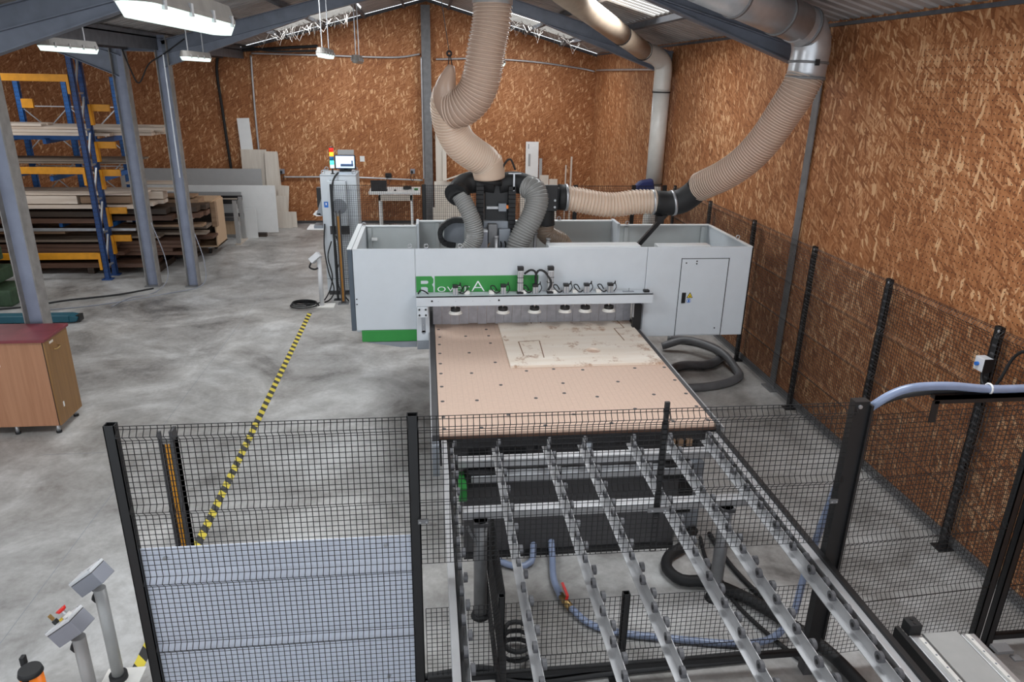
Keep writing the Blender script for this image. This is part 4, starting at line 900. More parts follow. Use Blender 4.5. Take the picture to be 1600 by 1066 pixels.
MB().tube(spline([(1.0, 4.26, .04), (1.1, 4.1, .03), (1.28, 3.99, .03), (1.66, 3.89, .03), (2.1, 3.80, .03), (2.36, 3.80, .06), (2.52, 3.86, .2), (2.61, 3.95, .45), (2.63, 3.9, .9), (2.60, 3.75, 1.4), (2.57, 3.62, 1.85), (2.60, 3.55, 2.0), (2.75, 3.53, 2.09), (3.0, 3.53, 2.10), (3.3, 3.53, 2.07), (3.7, 3.53, 2.07), (4.3, 3.53, 2.07)], .03), .025, 12).build('hose_piece', 'blue_pvc', t, smooth=True)
v = MB().cyl((.95, 4.40, .04), (1.0, 4.25, .04), .028, 12).build('valve', 'brass', t, smooth=True)
MB().cyl((.975, 4.32, .04), (.985, 4.32, .10), .012, 8).bar((.985, 4.31, .10), (.96, 4.42, .14), .02, .008).build('lever', 'red_button', v)
MB().tube([(3.27+.0*a, 3.53+.03*math.cos(a), 2.075+.03*math.sin(a)) for a in (i*math.pi/6 for i in range(13))], .006, 6).build('cable_tie', 'white_laminate', t)
pipe('blue_hose', [(.35, 5.0, .10), (.48, 4.88, .05), (.65, 4.78, .035), (.78, 4.82, .04), (.82, 4.98, .1)], .027, 'blue_pvc', 'short blue grey hose loop at the foot of the black machine base', 'hose', 12)
pipe('black_hose', [(2.56, 3.66, 1.5), (2.57, 3.62, 1.85), (2.66, 3.58, 1.99), (2.9, 3.56, 2.05), (3.4, 3.56, 2.052), (4.3, 3.56, 2.052)], .018, 'black_rubber', 'black cable bundle running below the pale hose on the right fence', 'cable', 10)
# cable bundle along the foot of the low fence
for k, (dy, dz) in enumerate(((0, .02), (.05, .02), (.03, .05))):
    pipe('cable', [(-1.6, 3.62+dy, dz), (-.6, 3.60+dy, dz), (-.1, 3.66+dy, dz), (.3, 3.70+dy, dz), (.6, 3.60+dy, dz), (1.2, 3.63+dy, dz), (2.2, 3.66+dy, dz)], .018, 'black_rubber', ('lowest', 'rear', 'upper')[k]+' black cable of the bundle lying along the low fence foot', 'cable', 8)
P = [(.55+.13*math.cos(a)*(1-.02*a), 3.85+.12*math.sin(a), .03+.012*a) for a in (i*math.pi/10 for i in range(50))]
tag(MB().tube(P, .016, 8).build('cable_coil', 'black_rubber', smooth=True, origin=P[0]), 'small black cable coil behind the low mesh fence', 'cable')

# ================================================================== LEFT FOREGROUND
tag(MB().box(-2.02, -1.945, 3.0, 11.7, .0005, .0025).build('hazard_tape', 'hazard_tape'), 'yellow and black striped hazard tape along the concrete floor', 'floor tape')
def pedestal(x, y, h, label, estop, tilt=38, yaw=-50):
    t = thing('control_pedestal', label, 'control stand', (x, y, 0), 'tilted control boxes on tubes')
    MB().cyl((x, y, .0), (x, y, h-.05), .036, 20).build('tube', 'ped_tube', t, smooth=True)
    MB().cyl((x, y, 0), (x, y, .05), .055, 18).build('base_ring', 'black_rubber', t, smooth=True); MB().box(x-.1, x+.14, y-.09, y+.09, 0, .01).build('base_plate', 'white_pad', t)
    M_ = Matrix.Rotation(math.radians(-12), 3, 'Z') @ Matrix.Rotation(math.radians(-tilt), 3, 'Y')
    # the box leans back, its lid turned up towards an operator on the left
    c = Vector((x-.035, y, h+.035))
    def bx(a, b, name, mat, par, bev=.004):
        return MB().box(c.x+a[0], c.x+b[0], c.y+a[1], c.y+b[1], c.z+a[2], c.z+b[2], M_, c).build(name, mat, par, bevel=bev)
    bx((-.10, -.06, -.065), (.10, .06, .027), 'box_body', 'plastic_grey', t)
    bx((-.101, -.061, .031), (.101, .061, .05), 'box_lid', 'plastic_light', t)
    bx((-.098, -.058, .026), (.098, .058, .032), 'seal', 'dark_sheet', t, 0)
    for sx in (-1, 1):
        for sy in (-1, 1): bx((sx*.09-.006, sy*.05-.006, .049), (sx*.09+.006, sy*.05+.006, .055), 'lid_screw', 'zinc', t, 0)
    if estop:
        q = [c+M_@Vector(p) for p in ((.045, 0, .05), (.045, 0, .065), (.045, 0, .09), (.045, 0, .108))]
        MB().cyl(q[0], q[1], .024, 16).build('collar', 'white_pad', t); MB().cyl(q[1], q[2], .011, 12).build('button_stem', 'zinc', t); MB().cyl(q[2], q[3], .022, 18, .030).build('stop_button', 'red_button', t, smooth=True)
        q = [c+M_@Vector(p) for p in ((-.05, 0, .05), (-.05, 0, .075), (-.05, 0, .078), (-.05, 0, .115))]
        MB().cyl(q[0], q[1], .016, 14).build('key_switch', 'black_paint', t); MB().bar(q[2], q[3], .022, .004).build('key', 'brass', t)
        q = [c+M_@Vector(p) for p in ((0, 0, .05), (0, 0, .062))]; MB().cyl(q[0], q[1], .016, 14).build('push_button', 'warning_yellow', t)
    q = [c+M_@Vector(p) for p in ((-.07, 0, -.045), (-.06, 0, -.09))]
    MB().tube(spline([q[0], q[1], (x-.05, y-.0, h-.13), (x-.02, y, h-.16)], .02), .011, 8).build('lead', 'black_rubber', t, smooth=True)
    return t
pedestal(-2.065, 3.905, .78, 'control pedestal with plain grey box next to the striped tape', False)
pedestal(-2.035, 3.53, .74, 'control pedestal with red emergency stop button and key', True)
t = thing('barrier_post', 'orange barrier post with black cap at the lower left', 'bollard', (-2.04, 3.08, 0))
MB().cyl((-2.04, 3.08, .02), (-2.04, 3.08, .875), .052, 24).build('post', 'orange', t, smooth=True); MB().cyl((-2.04, 3.08, .875), (-2.04, 3.08, .90), .058, 24, .052).build('cap', 'black_rubber', t, smooth=True); MB().cyl((-2.04, 3.08, 0), (-2.04, 3.08, .03), .16, 28, .14).build('base', 'black_rubber', t, smooth=True)
MB().box(-2.055, -2.025, 3.02, 3.03, .5, .87).build('belt_slot', 'black_paint', t); MB().box(-2.105, -2.085, 3.12, 3.15, .88, .93).build('belt_catch', 'black_rubber', t)
# light-curtain column just behind the front fence
t = thing('light_curtain', 'black sensor column with yellow strips behind the front fence', 'sensor column', (-1.635, 4.18, 0))
def curtain_col(x, y, h, t, w=.09):
    MB().box(x-w/2, x+w/2, y, y+.06, 0, h-.07).box(x-w/2, x-w/2+.02, y-.02, y, 0, h).box(x+w/2-.02, x+w/2, y-.02, y+.06, 0, h).build('housing', 'dark_sheet', t)
    for s in (-.009, .009): MB().box(x+s-.0045, x+s+.0045, y-.006, y+.001, .05, h-.09).build('yellow_strip', 'rack_yellow', t)
    MB().box(x-.03, x+.03, y-.01, y+.04, h-.09, h-.05).build('connector', 'steel_edge', t); MB().box(x-.09, x+.09, y-.06, y+.1, 0, .012).build('foot_plate', 'steel_grey', t)
curtain_col(-1.635, 4.18, 1.66, t)
t = thing('light_curtain', 'slim black sensor column with yellow strips in front of the electrical cabinet', 'sensor column', (-1.48, 12.2, 0))
curtain_col(-1.48, 12.2, 1.62, t, .075)
# wooden cabinet
t = thing('wooden_cabinet', 'wood veneer cabinet with dark red worktop at left edge', 'cabinet', (-4.6, 7.8, 0))
CX0, CX1, CY0, CY1, CH = -5.3, -4.0, 7.52, 8.02, 1.10
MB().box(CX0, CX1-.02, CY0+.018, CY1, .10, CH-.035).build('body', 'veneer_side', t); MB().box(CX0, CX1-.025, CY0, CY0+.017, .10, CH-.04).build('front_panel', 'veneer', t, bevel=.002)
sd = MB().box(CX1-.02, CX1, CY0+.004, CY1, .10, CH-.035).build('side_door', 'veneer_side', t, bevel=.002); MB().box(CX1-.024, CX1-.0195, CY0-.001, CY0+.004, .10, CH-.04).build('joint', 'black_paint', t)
MB().tube(spline([(CX1, 7.68, .93), (CX1+.03, 7.69, .93), (CX1+.035, 7.73, .935), (CX1+.03, 7.77, .94), (CX1, 7.78, .94)], .01), .006, 6).build('handle', 'brass', sd, smooth=True)
MB().box(CX1, CX1+.002, 7.62, 7.70, 1.01, 1.035).build('paper_tag', 'pale_board', sd); MB().box(CX1, CX1+.002, 7.64, 7.665, .27, .33).build('paper_tag', 'white_laminate', sd)
MB().box(CX0-.02, CX1+.015, CY0-.03, CY1+.03, CH-.033, CH).build('worktop', 'red_laminate', t, bevel=.006)
for x, y in ((-4.9, 7.56), (-4.48, 7.56), (-4.06, 7.56), (-4.06, 7.97)):
    l = MB().cyl((x, y, .02), (x, y, .10), .018, 12).build('leg', 'zinc', t, smooth=True); MB().cyl((x, y, 0), (x, y, .02), .028, 14).build('foot', 'black_rubber', l)
st = MB().box(-4.68, -4.475, CY0-.002, CY0, .80, .98).build('sticker', 'white_laminate', t); MB().box(-4.675, -4.48, CY0-.0035, CY0-.002, .805, .87).build('sticker_print', 'label_blue', t); MB().prism([(-4.66, .885), (-4.50, .885), (-4.54, .97), (-4.66, .97)], 'Y', CY0-.0035, CY0-.002).build('sticker_print', 'label_blue', t)
# teal lifting arm lying on the floor behind the column
t = thing('steel_arm', 'teal steel arm lying on the floor behind the front column', 'steel beam', (-6, 11.4, 0))
MB().box(-7.6, -5.60, 11.36, 11.56, .02, .13).prism([(-5.60, .02), (-5.50, .03), (-5.47, .10), (-5.60, .13)], 'Y', 11.36, 11.56).build('beam', 'teal', t, bevel=.01); MB().box(-5.51, -5.46, 11.40, 11.54, .02, .12).build('end_plate', 'black_paint', t)
# green machine edge at far left
t = thing('green_machine', 'dark green steel machine stacked in tiers at far left', 'machine', (-8.0, 12.6, 0))
for k, (x1_, z0_, z1_) in enumerate(((-6.9, .0, .28), (-7.15, .34, .58), (-7.25, .66, .9), (-7.3, .96, 1.35))): MB().box(-9.0, x1_, 12.3, 13.0, z0_, z1_).build('housing', 'green_dark', t, bevel=.03)
MB().box(-8.9, -7.6, 12.4, 12.9, .2, 1.0).build('core', 'black_paint', t)

# ================================================================== TIMBER RACK
rk = thing('timber_rack', 'blue and orange steel storage rack loaded with long timber', 'rack', (-6.5, 14.6, 0))
def upright(x, y, h, mat, w=.09, d=.075):
    o = MB().box(x-w/2, x+w/2, y, y+.006, .02, h).box(x-w/2, x-w/2+.006, y, y+d, .02, h).box(x+w/2-.006, x+w/2, y, y+d, .02, h).build('upright', mat, rk)
    m = MB()
    k = .15
    while k < h:
        for s in (-.018, .018): m.box(x+s-.006, x+s+.006, y-.0015, y+.001, k, k+.016)
        m.box(x+w/2-.001, x+w/2+.0015, y+.03, y+.045, k, k+.018); k += .075
    tag(m.build('punched_holes', 'black_paint', o), kind='stuff')
    MB().box(x-.09, x+.09, y-.04, y+.11, 0, .02).build('base_plate', mat, o)
    return o
FXR = -6.06
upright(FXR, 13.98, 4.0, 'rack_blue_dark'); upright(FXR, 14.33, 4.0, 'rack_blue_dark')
for k in range(6):
    z = .25+k*.62
    MB().bar((FXR, 14.03, z), (FXR, 14.36, z), .03, .03).build('strut', 'zinc', rk); MB().bar((FXR, 14.03, z), (FXR, 14.36, z+.58), .03, .03).build('strut', 'zinc', rk)
for x in (-7.90, -7.02, -6.10): upright(x, 15.80, 3.62, 'rack_blue', .1)
for x0_, x1_ in ((-7.90, -7.02), (-7.02, -6.10)):
    for z in (3.05, 1.9): MB().bar((x0_, 15.84, z), (x1_, 15.84, z), .02, .02).build('brace', 'zinc', rk)
    for z in (2.2, 1.2): MB().bar((x0_, 15.84, z+.85), (x1_, 15.84, z), .02, .02).build('brace', 'zinc', rk); MB().bar((x0_, 15.86, z), (x1_, 15.86, z+.85), .02, .02).build('brace', 'zinc', rk)
for x in (-7.90, -7.02, -6.10):
    for z in (2.48, 1.80, .925): MB().bar((x, 14.65, z), (x, 15.80, z), .06, .09).build('arm', 'rack_blue', rk)
for z, x0_ in ((3.60, -9.4), (2.03, -9.4), (.46, -9.4), (1.2, -9.4)):
    if z != 1.2:
        MB().box(x0_, FXR-.045, 13.97, 14.02, z-.06, z+.06).build('beam', 'rack_yellow', rk, bevel=.004); MB().box(FXR-.09, FXR-.045, 13.955, 14.03, z-.26, z+.06).build('beam_hook', 'rack_yellow', rk)
for z in (3.10, 2.45, 1.95, 1.25, .72):
    MB().box(FXR+.045, FXR+.09, 14.32, 14.41, z-.30, z+.06).build('beam_hook', 'rack_yellow', rk); MB().box(FXR+.09, FXR+.40, 14.34, 14.39, z-.06, z+.06).build('beam', 'rack_yellow', rk, bevel=.004) if z < 3.2 else None
MB().box(-7.40, -7.2, 14.88, 14.93, 3.06, 3.22).build('beam', 'rack_yellow', rk)
MB().box(-9.4, FXR-.1, 14.80, 14.84, 2.5, 2.6).build('beam', 'rack_blue', rk)

random.seed(21)
ORD = ('frontmost', 'second from front', 'third from front', 'fourth from front', 'rearmost')
SEEN = {}
RACKG = ('pale planks on the upper rack level', 'thin boards on the second rack level', 'planks on the third rack level', 'dark boards on the fourth rack level', 'brown boards at the foot of the rack', 'bearers under the rack')
def board(x0, x1, y, z, w, h, mat, label, group, name='timber_board', rz=0.0):
    if group in RACKG: y += .40
    xm = (x0+x1)/2
    k = SEEN.get(label, 0); SEEN[label] = k+1
    if group[:1] in 'pdtb' and 'bearers' not in group and 'battens' not in group and label.split()[0] not in ('short', 'pale plank'): label = ORD[k]+' '+label
    o = MB().box(x0, x1, y, y+w, z, z+h, Matrix.Rotation(rz, 3, 'Z')).build(name, mat, origin=(xm, y, z), bevel=.003)
    return tag(o, label, 'board', group)
# pale planks on the top level, two layers
G1 = 'pale planks on the upper rack level'
for k in range(5): board(-9.3, -4.80-random.uniform(0, .45)-(.9 if k == 0 else 0), 14.05+k*.21, 2.60, .19, .05, 'pine', 'pale pine plank in the bottom layer on the upper rack level', G1)
for k in range(5): board(-9.3, -4.72-random.uniform(0, .5)-(1.0 if k == 0 else 0), 14.06+k*.21, 2.655, .18, .05, 'pine', 'pale pine plank in the middle layer on the upper rack level', G1)
for k in range(4): board(-9.3, -4.85-random.uniform(0, .7), 14.12+k*.23, 2.71, .18, .045, 'pine', 'pale pine plank in the top layer on the upper rack level', G1)
for k in range(2): board(-9.3, -6.95-k*.02, 14.10+k*.3, 2.76, .2, .04, 'pine', ('front', 'rear')[k]+' cut-off pale plank lying on top of the upper rack level', G1)
G2 = 'thin boards on the second rack level'
for k in range(4): board(-9.3, -5.55+random.uniform(-.15, .12), 14.05+k*.24, 2.10, .22, .03, 'grey_wood', 'grey brown board above the middle orange beam', G2)
for k in range(3): board(-9.3, -5.5+random.uniform(-.1, .12), 14.08+k*.24, 2.135, .22, .03, 'grey_wood', 'upper grey brown board above the middle orange beam', G2)
board(-9.3, -6.25, 14.5, 1.86, .3, .05, 'pine', 'pale plank seen just below the middle orange beam', G2)
G3 = 'planks on the third rack level'
for k in range(3): board(-9.3, (-5.58, -5.4, -4.9)[k], 14.05+k*.3, 1.52, .26, .03, 'pine', 'thin pale sheet on top of the third rack level', G3)
for k in range(3): board(-9.3, (-6.55, -5.5, -5.2)[k], 14.05+k*.3, 1.36, .26, .15, 'pine', 'deep pale beam on the third rack level', G3)
board(-6.5, -5.6, 14.07, 1.37, .24, .13, 'mid_wood', 'short brown beam beside the pale beams on third rack level', G3)
for k in range(3): board(-9.3, (-5.45, -5.3, -5.2)[k], 14.03+k*.3, 1.27, .27, .07, 'pine', 'pale flat beam at the bottom of the third rack level', G3)
G4 = 'dark boards on the fourth rack level'
for k in range(4): board(-9.3, (-6.12, -5.1, -4.6, -4.5)[k], 14.12+k*.28, 1.10, .26, .10, 'dark_wood', 'dark stained board on the fourth rack level', G4)
for k in range(4): board(-9.3, (-6.12, -5.0, -4.55, -4.5)[k], 14.10+k*.28, .98, .26, .09, 'brown_wood', 'reddish brown board on the fourth rack level', G4)
tag(MB().box(-9.3, -5.58, 14.43, 14.49, .845, .895).build('metal_bar', 'zinc', origin=(-7, 14, .845), bevel=.004), 'pale metal bar in front of the dark boards on the rack', 'bar')
for k in range(3): board(-9.3, (-6.9, -5.7, -4.55)[k], 14.10+k*.32, .78, .28, .05, 'mid_wood', 'mid brown plank under the pale metal bar', G4)
for k in range(3): board(-9.3, (-6.25, -5.3, -4.5)[k], 14.10+k*.32, .62, .28, .045, 'grey_wood', 'grey brown plank near the bottom of the rack', G4)
G5 = 'brown boards at the foot of the rack'
for q in range(4):
    for k in range(4): board(-9.3, -4.75-random.uniform(0, .35)-(.0 if k else 1.1), 14.10+k*.30, .28+q*.075, .28, .068, 'brown_wood', ('lowest', 'second', 'third', 'topmost')[q]+' layer brown board at the foot of the rack', G5)
for k in range(3): board(-9.3, -5.45+random.uniform(-.1, .1), 14.05+k*.3, .12, .28, .08, 'brown_wood', 'brown board lying under the bottom orange beam', G5)
for x, w_ in ((-8.5, 'left'), (-6.6, 'middle'), (-5.4, 'right')): board(x, x+.12, 14.05, .0, 1.0, .12, 'dark_wood', w_+' dark wooden bearer on the floor under the rack boards', 'bearers under the rack')
# loose timber between rack and trolley
G6 = 'loose planks between the rack and the trolley'
for k, (x1_, z_, h_, m_, lb) in enumerate(((-4.45, 1.30, .035, 'mid_wood', 'long tan plank on top of the loose pile behind the columns'), (-4.35, 1.12, .15, 'mid_wood', 'deep tan beam in the loose pile behind the columns'), (-4.45, .98, .03, 'mid_wood', 'thin plank in the middle of the loose pile behind the columns'), (-4.50, .86, .035, 'pine_grey', 'greyish plank in the loose pile behind the columns'), (-4.25, .66, .06, 'grey_wood', 'grey plank low in the loose pile behind the columns'), (-4.15, .44, .05, 'brown_wood', 'red brown plank at the bottom of the loose pile behind columns'))):
    board(-6.0, x1_-.35, 15.56, z_, .42, h_, m_, lb, G6)
board(-6.0, -5.1, 15.38, 1.60, .3, .04, 'pine', 'pale plank sticking out right of the rack post', G6)
for k, z_ in enumerate((.02, .25)): board(-5.9, -4.9, 15.65, z_, .35, .06, 'dark_wood', ('lower', 'upper')[k]+' dark bearer under the loose pile behind the columns', G6)
# plywood trolley box on castors
t = thing('plywood_trolley', 'open plywood box trolley on castors behind the right grey column', 'trolley', (-5.2, 16.3, 0))
MB().box(-4.56, -4.53, 16.0, 16.75, .17, 1.14).build('end_panel', 'ply_face', t, bevel=.003); MB().box(-6.2, -4.53, 16.0, 16.75, .17, .20).build('floor', 'ply_face', t); MB().box(-6.2, -4.56, 16.72, 16.75, .2, 1.14).build('back_panel', 'dark_wood', t); MB().box(-6.2, -4.56, 16.0, 16.75, 1.14, 1.17).build('top_panel', 'ply_face', t); MB().box(-4.6, -4.50, 15.98, 16.12, .62, 1.14).build('corner_post', 'mid_wood', t)
for x, y in ((-4.75, 16.15), (-4.75, 16.6), (-6.0, 16.15), (-6.0, 16.6)):
    c = MB().cyl((x-.02, y, .06), (x+.02, y, .06), .06, 16).build('castor', 'black_rubber', t); MB().box(x-.035, x+.035, y-.04, y+.04, .12, .17).build('castor_plate', 'zinc', c)
# white trestle frame
t = thing('trestle_frame', 'pale wooden trestle frame beside the trolley', 'trestle', (-4.2, 17.2, 0))
for y in (17.0, 17.55):
    for x in (-4.40, -6.2): MB().box(x, x+.09, y, y+.06, .0, 1.02).build('leg', 'grey_laminate', t)
    MB().box(-6.2, -4.31, y+.001, y+.05, .94, 1.04).build('rail', 'black_paint', t); MB().box(-6.2, -4.31, y+.002, y+.045, .55, .63).build('rail', 'dark_sheet', t)
MB().box(-4.42, -4.30, 16.95, 17.65, 0, .03).build('sledge_foot', 'pine_grey', t); MB().box(-6.22, -4.29, 17.0, 17.06, 1.04, 1.06).build('top', 'pine_grey', t)
MB().box(-5.9, -4.45, 17.2, 17.24, .2, .53).build('lower_panel', 'ply_face', t)
# panels and boards leaning on the wall
def leaner(x0, x1, z1, y, th, lean, mat, label, group, name='leaning_panel', z0=0.0, skew=0.0):
    o = MB().box(x0, x1, y-th, y, z0, z1, Matrix.Rotation(-lean, 3, 'X') @ Matrix.Rotation(skew, 3, 'Y'), ((x0+x1)/2, y, z0)).build(name, mat, origin=((x0+x1)/2, y, z0), bevel=.003)
    return tag(o, label, 'panel', group)
GP = 'panels leaning at the back wall'
leaner(-6.9, -3.62, 1.22, 17.95, .03, .04, 'white_laminate', 'large bright white panel leaning behind the trestle', GP, z0=.10)
board(-6.6, -3.9, 17.85, 0, .12, .098, 'dark_wood', 'dark batten on the floor carrying the large white panel', 'battens')
leaner(-4.55, -4.07, .70, 17.75, .02, .03, 'white_laminate', 'small square white panel leaning in front of the large one', GP)
leaner(-6.4, -4.38, 1.09, 17.82, .02, .02, 'grey_laminate', 'grey panel leaning between trestle and large white panel', GP)
leaner(-7.6, -4.18, 1.46, 19.2, .03, .05, 'grey_laminate', 'long grey panel leaning against the back wall', GP)
leaner(-4.68, -4.05, 1.92, 19.35, .025, .06, 'pale_board', 'wide pale board leaning behind the long grey panel', GP)
leaner(-4.12, -3.80, 1.88, 19.30, .02, .05, 'pale_board', 'pale board leaning left of the socket box', GP, skew=.02)
leaner(-3.98, -3.72, 1.82, 19.40, .02, .05, 'pale_board', 'narrow pale board leaning closest to the socket box', GP, skew=-.03)
leaner(-4.60, -4.30, 2.68, 19.42, .02, .04, 'white_laminate', 'tall narrow white board rising above the other leaning boards', GP, skew=-.04)
leaner(-3.85, -3.58, .80, 19.1, .02, .05, 'pale_board', 'small pale offcut behind the right end of large white panel', GP)
leaner(-3.9, -3.62, 1.05, 19.2, .02, .05, 'pale_board', 'pale offcut peeking above the corner of large white panel', GP, skew=.1)
leaner(-3.86, -3.46, .42, 18.95, .02, .05, 'pale_board', 'lowest pale offcut standing on the floor by the white panel', GP)
leaner(-3.55, -3.36, .40, 19.05, .02, .05, 'pale_board', 'narrow pale offcut at the end of the leaning row', GP)
leaner(.25, .47, 2.55, 19.42, .03, .02, 'pale_board', 'tall pale board right of the steel wall post', GP)
leaner(.43, .53, 1.95, 19.38, .03, .02, 'pale_board', 'narrow pale board against the tall one by the post', GP)
leaner(.2, .95, 1.15, 19.3, .03, .04, 'pale_board', 'short pale panel at the foot of the tall board', GP)
leaner(.15, .85, .5, 19.1, .03, .04, 'pale_board', 'low pale panel standing on the floor by the tall board', GP)
leaner(1.53, 1.93, 1.70, 19.4, .02, .03, 'pale_board', 'square pale board behind the machine head', GP)
leaner(2.63, 2.97, 2.18, 19.4, .025, .02, 'white_laminate', 'tall white board with small dark markings', GP)
leaner(3.0, 3.08, 1.75, 19.42, .02, .02, 'grey_laminate', 'narrow grey strip beside the marked white board', GP)
leaner(3.02, 3.26, 1.32, 19.36, .02, .03, 'pale_board', 'medium pale board right of the marked white board', GP)
leaner(3.275, 3.50, 1.22, 19.34, .02, .03, 'pale_board', 'shorter pale board third right of the marked white board', GP)
leaner(2.5, 2.62, 1.35, 19.38, .02, .03, 'pale_board', 'pale board left of the marked white board', GP)
leaner(3.72, 3.755, 1.58, 19.45, .02, .02, 'pale_board', 'short thin batten leaning near the far corner', GP, 'batten'); leaner(3.86, 3.905, 1.80, 19.45, .02, .02, 'pale_board', 'longer thin batten leaning near the far corner', GP, 'batten')
o = tag(MB().bar((.45, 19.285, 1.185), (1.6, 19.285, 1.56), .03, .09, (0, 1, 0)).build('batten', 'pale_board', origin=(.45, 19.35, 1.1)), 'pale batten leaning diagonally behind the machine head', 'board')
o = tag(MB().bar((.95, 19.575, 1.60), (1.3, 19.575, 1.73), .09, .05, (0, 1, 0)).bar((1.05, 19.575, 1.64), (1.08, 19.575, 1.85), .09, .048, (0, 1, 0)).build('batten', 'pale_board', origin=(1.1, 19.4, 1.6)), 'short pale bracket offcut fixed to the wall behind the big hose', 'bracket')

# ================================================================== ELECTRICAL CABINET AND LAPTOP TABLE
EX0, EX1, EY0, EY1, EH = -1.81, -1.20, 12.75, 13.35, 2.14
t = thing('electrical_cabinet', 'tall pale electrical cabinet with cooling unit and signal lamp', 'cabinet', (-1.5, 13.0, 0))
MB().box(EX0, EX1, EY0, EY1, .08, EH).build('body', 'machine_white', t, bevel=.008); MB().box(EX0+.02, EX1-.02, EY0+.02, EY1-.02, 0, .08).build('plinth', 'dark_sheet', t)
MB().box(EX0-.005, EX1+.005, EY0-.005, EY1+.005, EH-.02, EH-.01).build('roof_edge', 'mid_grey', t); MB().box(EX0+.005, EX1-.005, EY0-.004, EY0+.002, .30, .31).build('seam', 'mid_grey', t)
a = MB().box(-1.68, -1.37, EY0-.14, EY0, 1.28, 2.05).build('cooling_unit', 'machine_white', t, bevel=.01)
for k in range(8): MB().box(-1.64+k*.033, -1.62+k*.033, EY0-.10, EY0-.04, 2.05, 2.052).build('vent', 'black_paint', a)
MB().cyl((-1.5, EY0-.14, 1.62), (-1.5, EY0-.15, 1.62), .13, 22).build('fan_grille', 'mid_grey', a); MB().box(-1.64, -1.60, EY0-.146, EY0-.139, 1.34, 1.40).build('label_plate', 'black_paint', a)
MB().box(-1.69, -1.36, EY0-.05, EY0, 1.12, 1.26).build('vent_box', 'dark_sheet', t)
st = MB().box(-1.77, -1.70, EY0-.003, EY0, 1.58, 1.68).build('sticker', 'label_blue', t); MB().box(-1.745, -1.725, EY0-.004, EY0-.002, 1.62, 1.66).build('sticker_mark', 'letter_white', t)
for x, y in ((EX0+.05, EY0+.06), (EX1-.05, EY0+.1), (EX0+.05, EY1-.06), (EX1-.05, EY1-.06)): MB().tube([(x+.03*math.cos(q), y, EH+.035+.03*math.sin(q)) for q in (i*math.pi/6 for i in range(13))], .008, 6).build('lifting_eye', 'zinc', t, smooth=True)
sx, sy = -1.60, EY0+.08
lp = MB().cyl((sx, sy, EH), (sx, sy, EH+.10), .014, 10).cyl((sx, sy, EH), (sx, sy, EH+.012), .035, 14).build('signal_pole', 'black_paint', t)
z = EH+.10
for nm, mt, hh in (('clear_lamp', 'lamp_clear', .06), ('green_lamp', 'lamp_green', .07), ('blue_lamp', 'lamp_blue', .07), ('amber_lamp', 'lamp_amber', .07), ('red_lamp', 'lamp_red', .07)):
    MB().cyl((sx, sy, z), (sx, sy, z+hh-.006), .036, 16).build(nm, mt, lp, smooth=True); z += hh
MB().cyl((sx, sy, z), (sx, sy, z+.015), .036, 16, .03).build('lamp_cap', 'black_paint', lp)
# side desk and reading tray on the left flank
MB().prism([(12.80, 1.18), (13.2, 1.18), (13.2, 1.20), (12.80, 1.20)], 'X', -2.10, -1.815).build('keyboard_tray', 'white_laminate', t); MB().box(-1.98, -1.83, 12.82, 13.1, 1.20, 1.25).build('keyboard', 'mid_grey', t)
MB().prism([(-1.82, 1.42), (-1.82, 1.72), (-1.92, 1.45)], 'Y', 12.80, 13.25).build('screen_hood', 'mid_grey', t); MB().prism([(-1.92, 1.42), (-1.83, 1.42), (-1.86, 1.47), (-1.98, 1.45)], 'Y', 12.8, 13.2).build('hood_lip', 'white_laminate', t); MB().box(-1.95, -1.82, 13.2, 13.35, 1.5, 1.85).build('side_unit', 'black_paint', t)
MB().tube(spline([(-1.5, EY0+.02, EH+.03), (-1.56, EY0-.10, EH-.05), (-1.60, EY0-.17, 1.9), (-1.62, EY0-.18, 1.4), (-1.6, EY0-.16, .7), (-1.62, EY0-.14, .1)], .05), .016, 8).build('supply_cable', 'black_rubber', t, smooth=True)
# monitor standing behind the cabinet on its arm
t = thing('monitor', 'lit computer monitor standing on top of the electrical cabinet', 'monitor', (-1.38, 13.2, EH))
MB().box(-1.60, -1.24, 13.20, 13.24, EH+.04, EH+.28).build('bezel', 'black_paint', t, bevel=.006); sc = MB().box(-1.58, -1.26, 13.196, 13.20, EH+.06, EH+.265).build('screen', 'screen', t); MB().box(-1.50, -1.28, 13.193, 13.196, EH+.085, EH+.13).box(-1.31, -1.285, 13.193, 13.196, EH+.13, EH+.19).build('screen_window', 'screen_dark', sc)
MB().box(-1.45, -1.39, 13.24, 13.28, EH, EH+.2).box(-1.52, -1.32, 13.15, 13.32, EH, EH+.02).build('stand', 'black_paint', t); MB().box(-1.55, -1.27, 13.30, 13.34, EH+.02, EH+.36).build('back_board', 'grey_laminate', t)
# cables hanging in front of the cabinet
for k, c in enumerate(([(-1.78, 12.72, 1.3), (-1.80, 12.62, .9), (-1.74, 12.5, .5), (-1.66, 12.45, .2), (-1.75, 12.3, .03), (-2.1, 12.1, .02)], [(-1.68, 12.68, 1.0), (-1.74, 12.55, .75), (-1.68, 12.5, .4), (-1.76, 12.4, .12), (-1.9, 12.2, .02), (-2.3, 12.25, .02)], [(-1.6, 12.68, 1.1), (-1.5, 12.6, .8), (-1.6, 12.5, .5), (-1.55, 12.4, .2), (-1.4, 12.3, .02)])):
    pipe('cable', c, .012, 'black_rubber', ('left', 'middle', 'right')[k]+' black cable dangling in front of the electrical cabinet', 'cable', 6)
P = [(-2.12+.24*math.cos(q)*(1-.012*q), 12.05+.20*math.sin(q)*(1-.012*q), .02+.004*q) for q in (i*math.pi/12 for i in range(70))]
tag(MB().tube(P, .012, 6).build('cable_coil', 'black_rubber', smooth=True, origin=P[0]), 'loose black cable coil on the floor at the far end of the tape', 'cable')
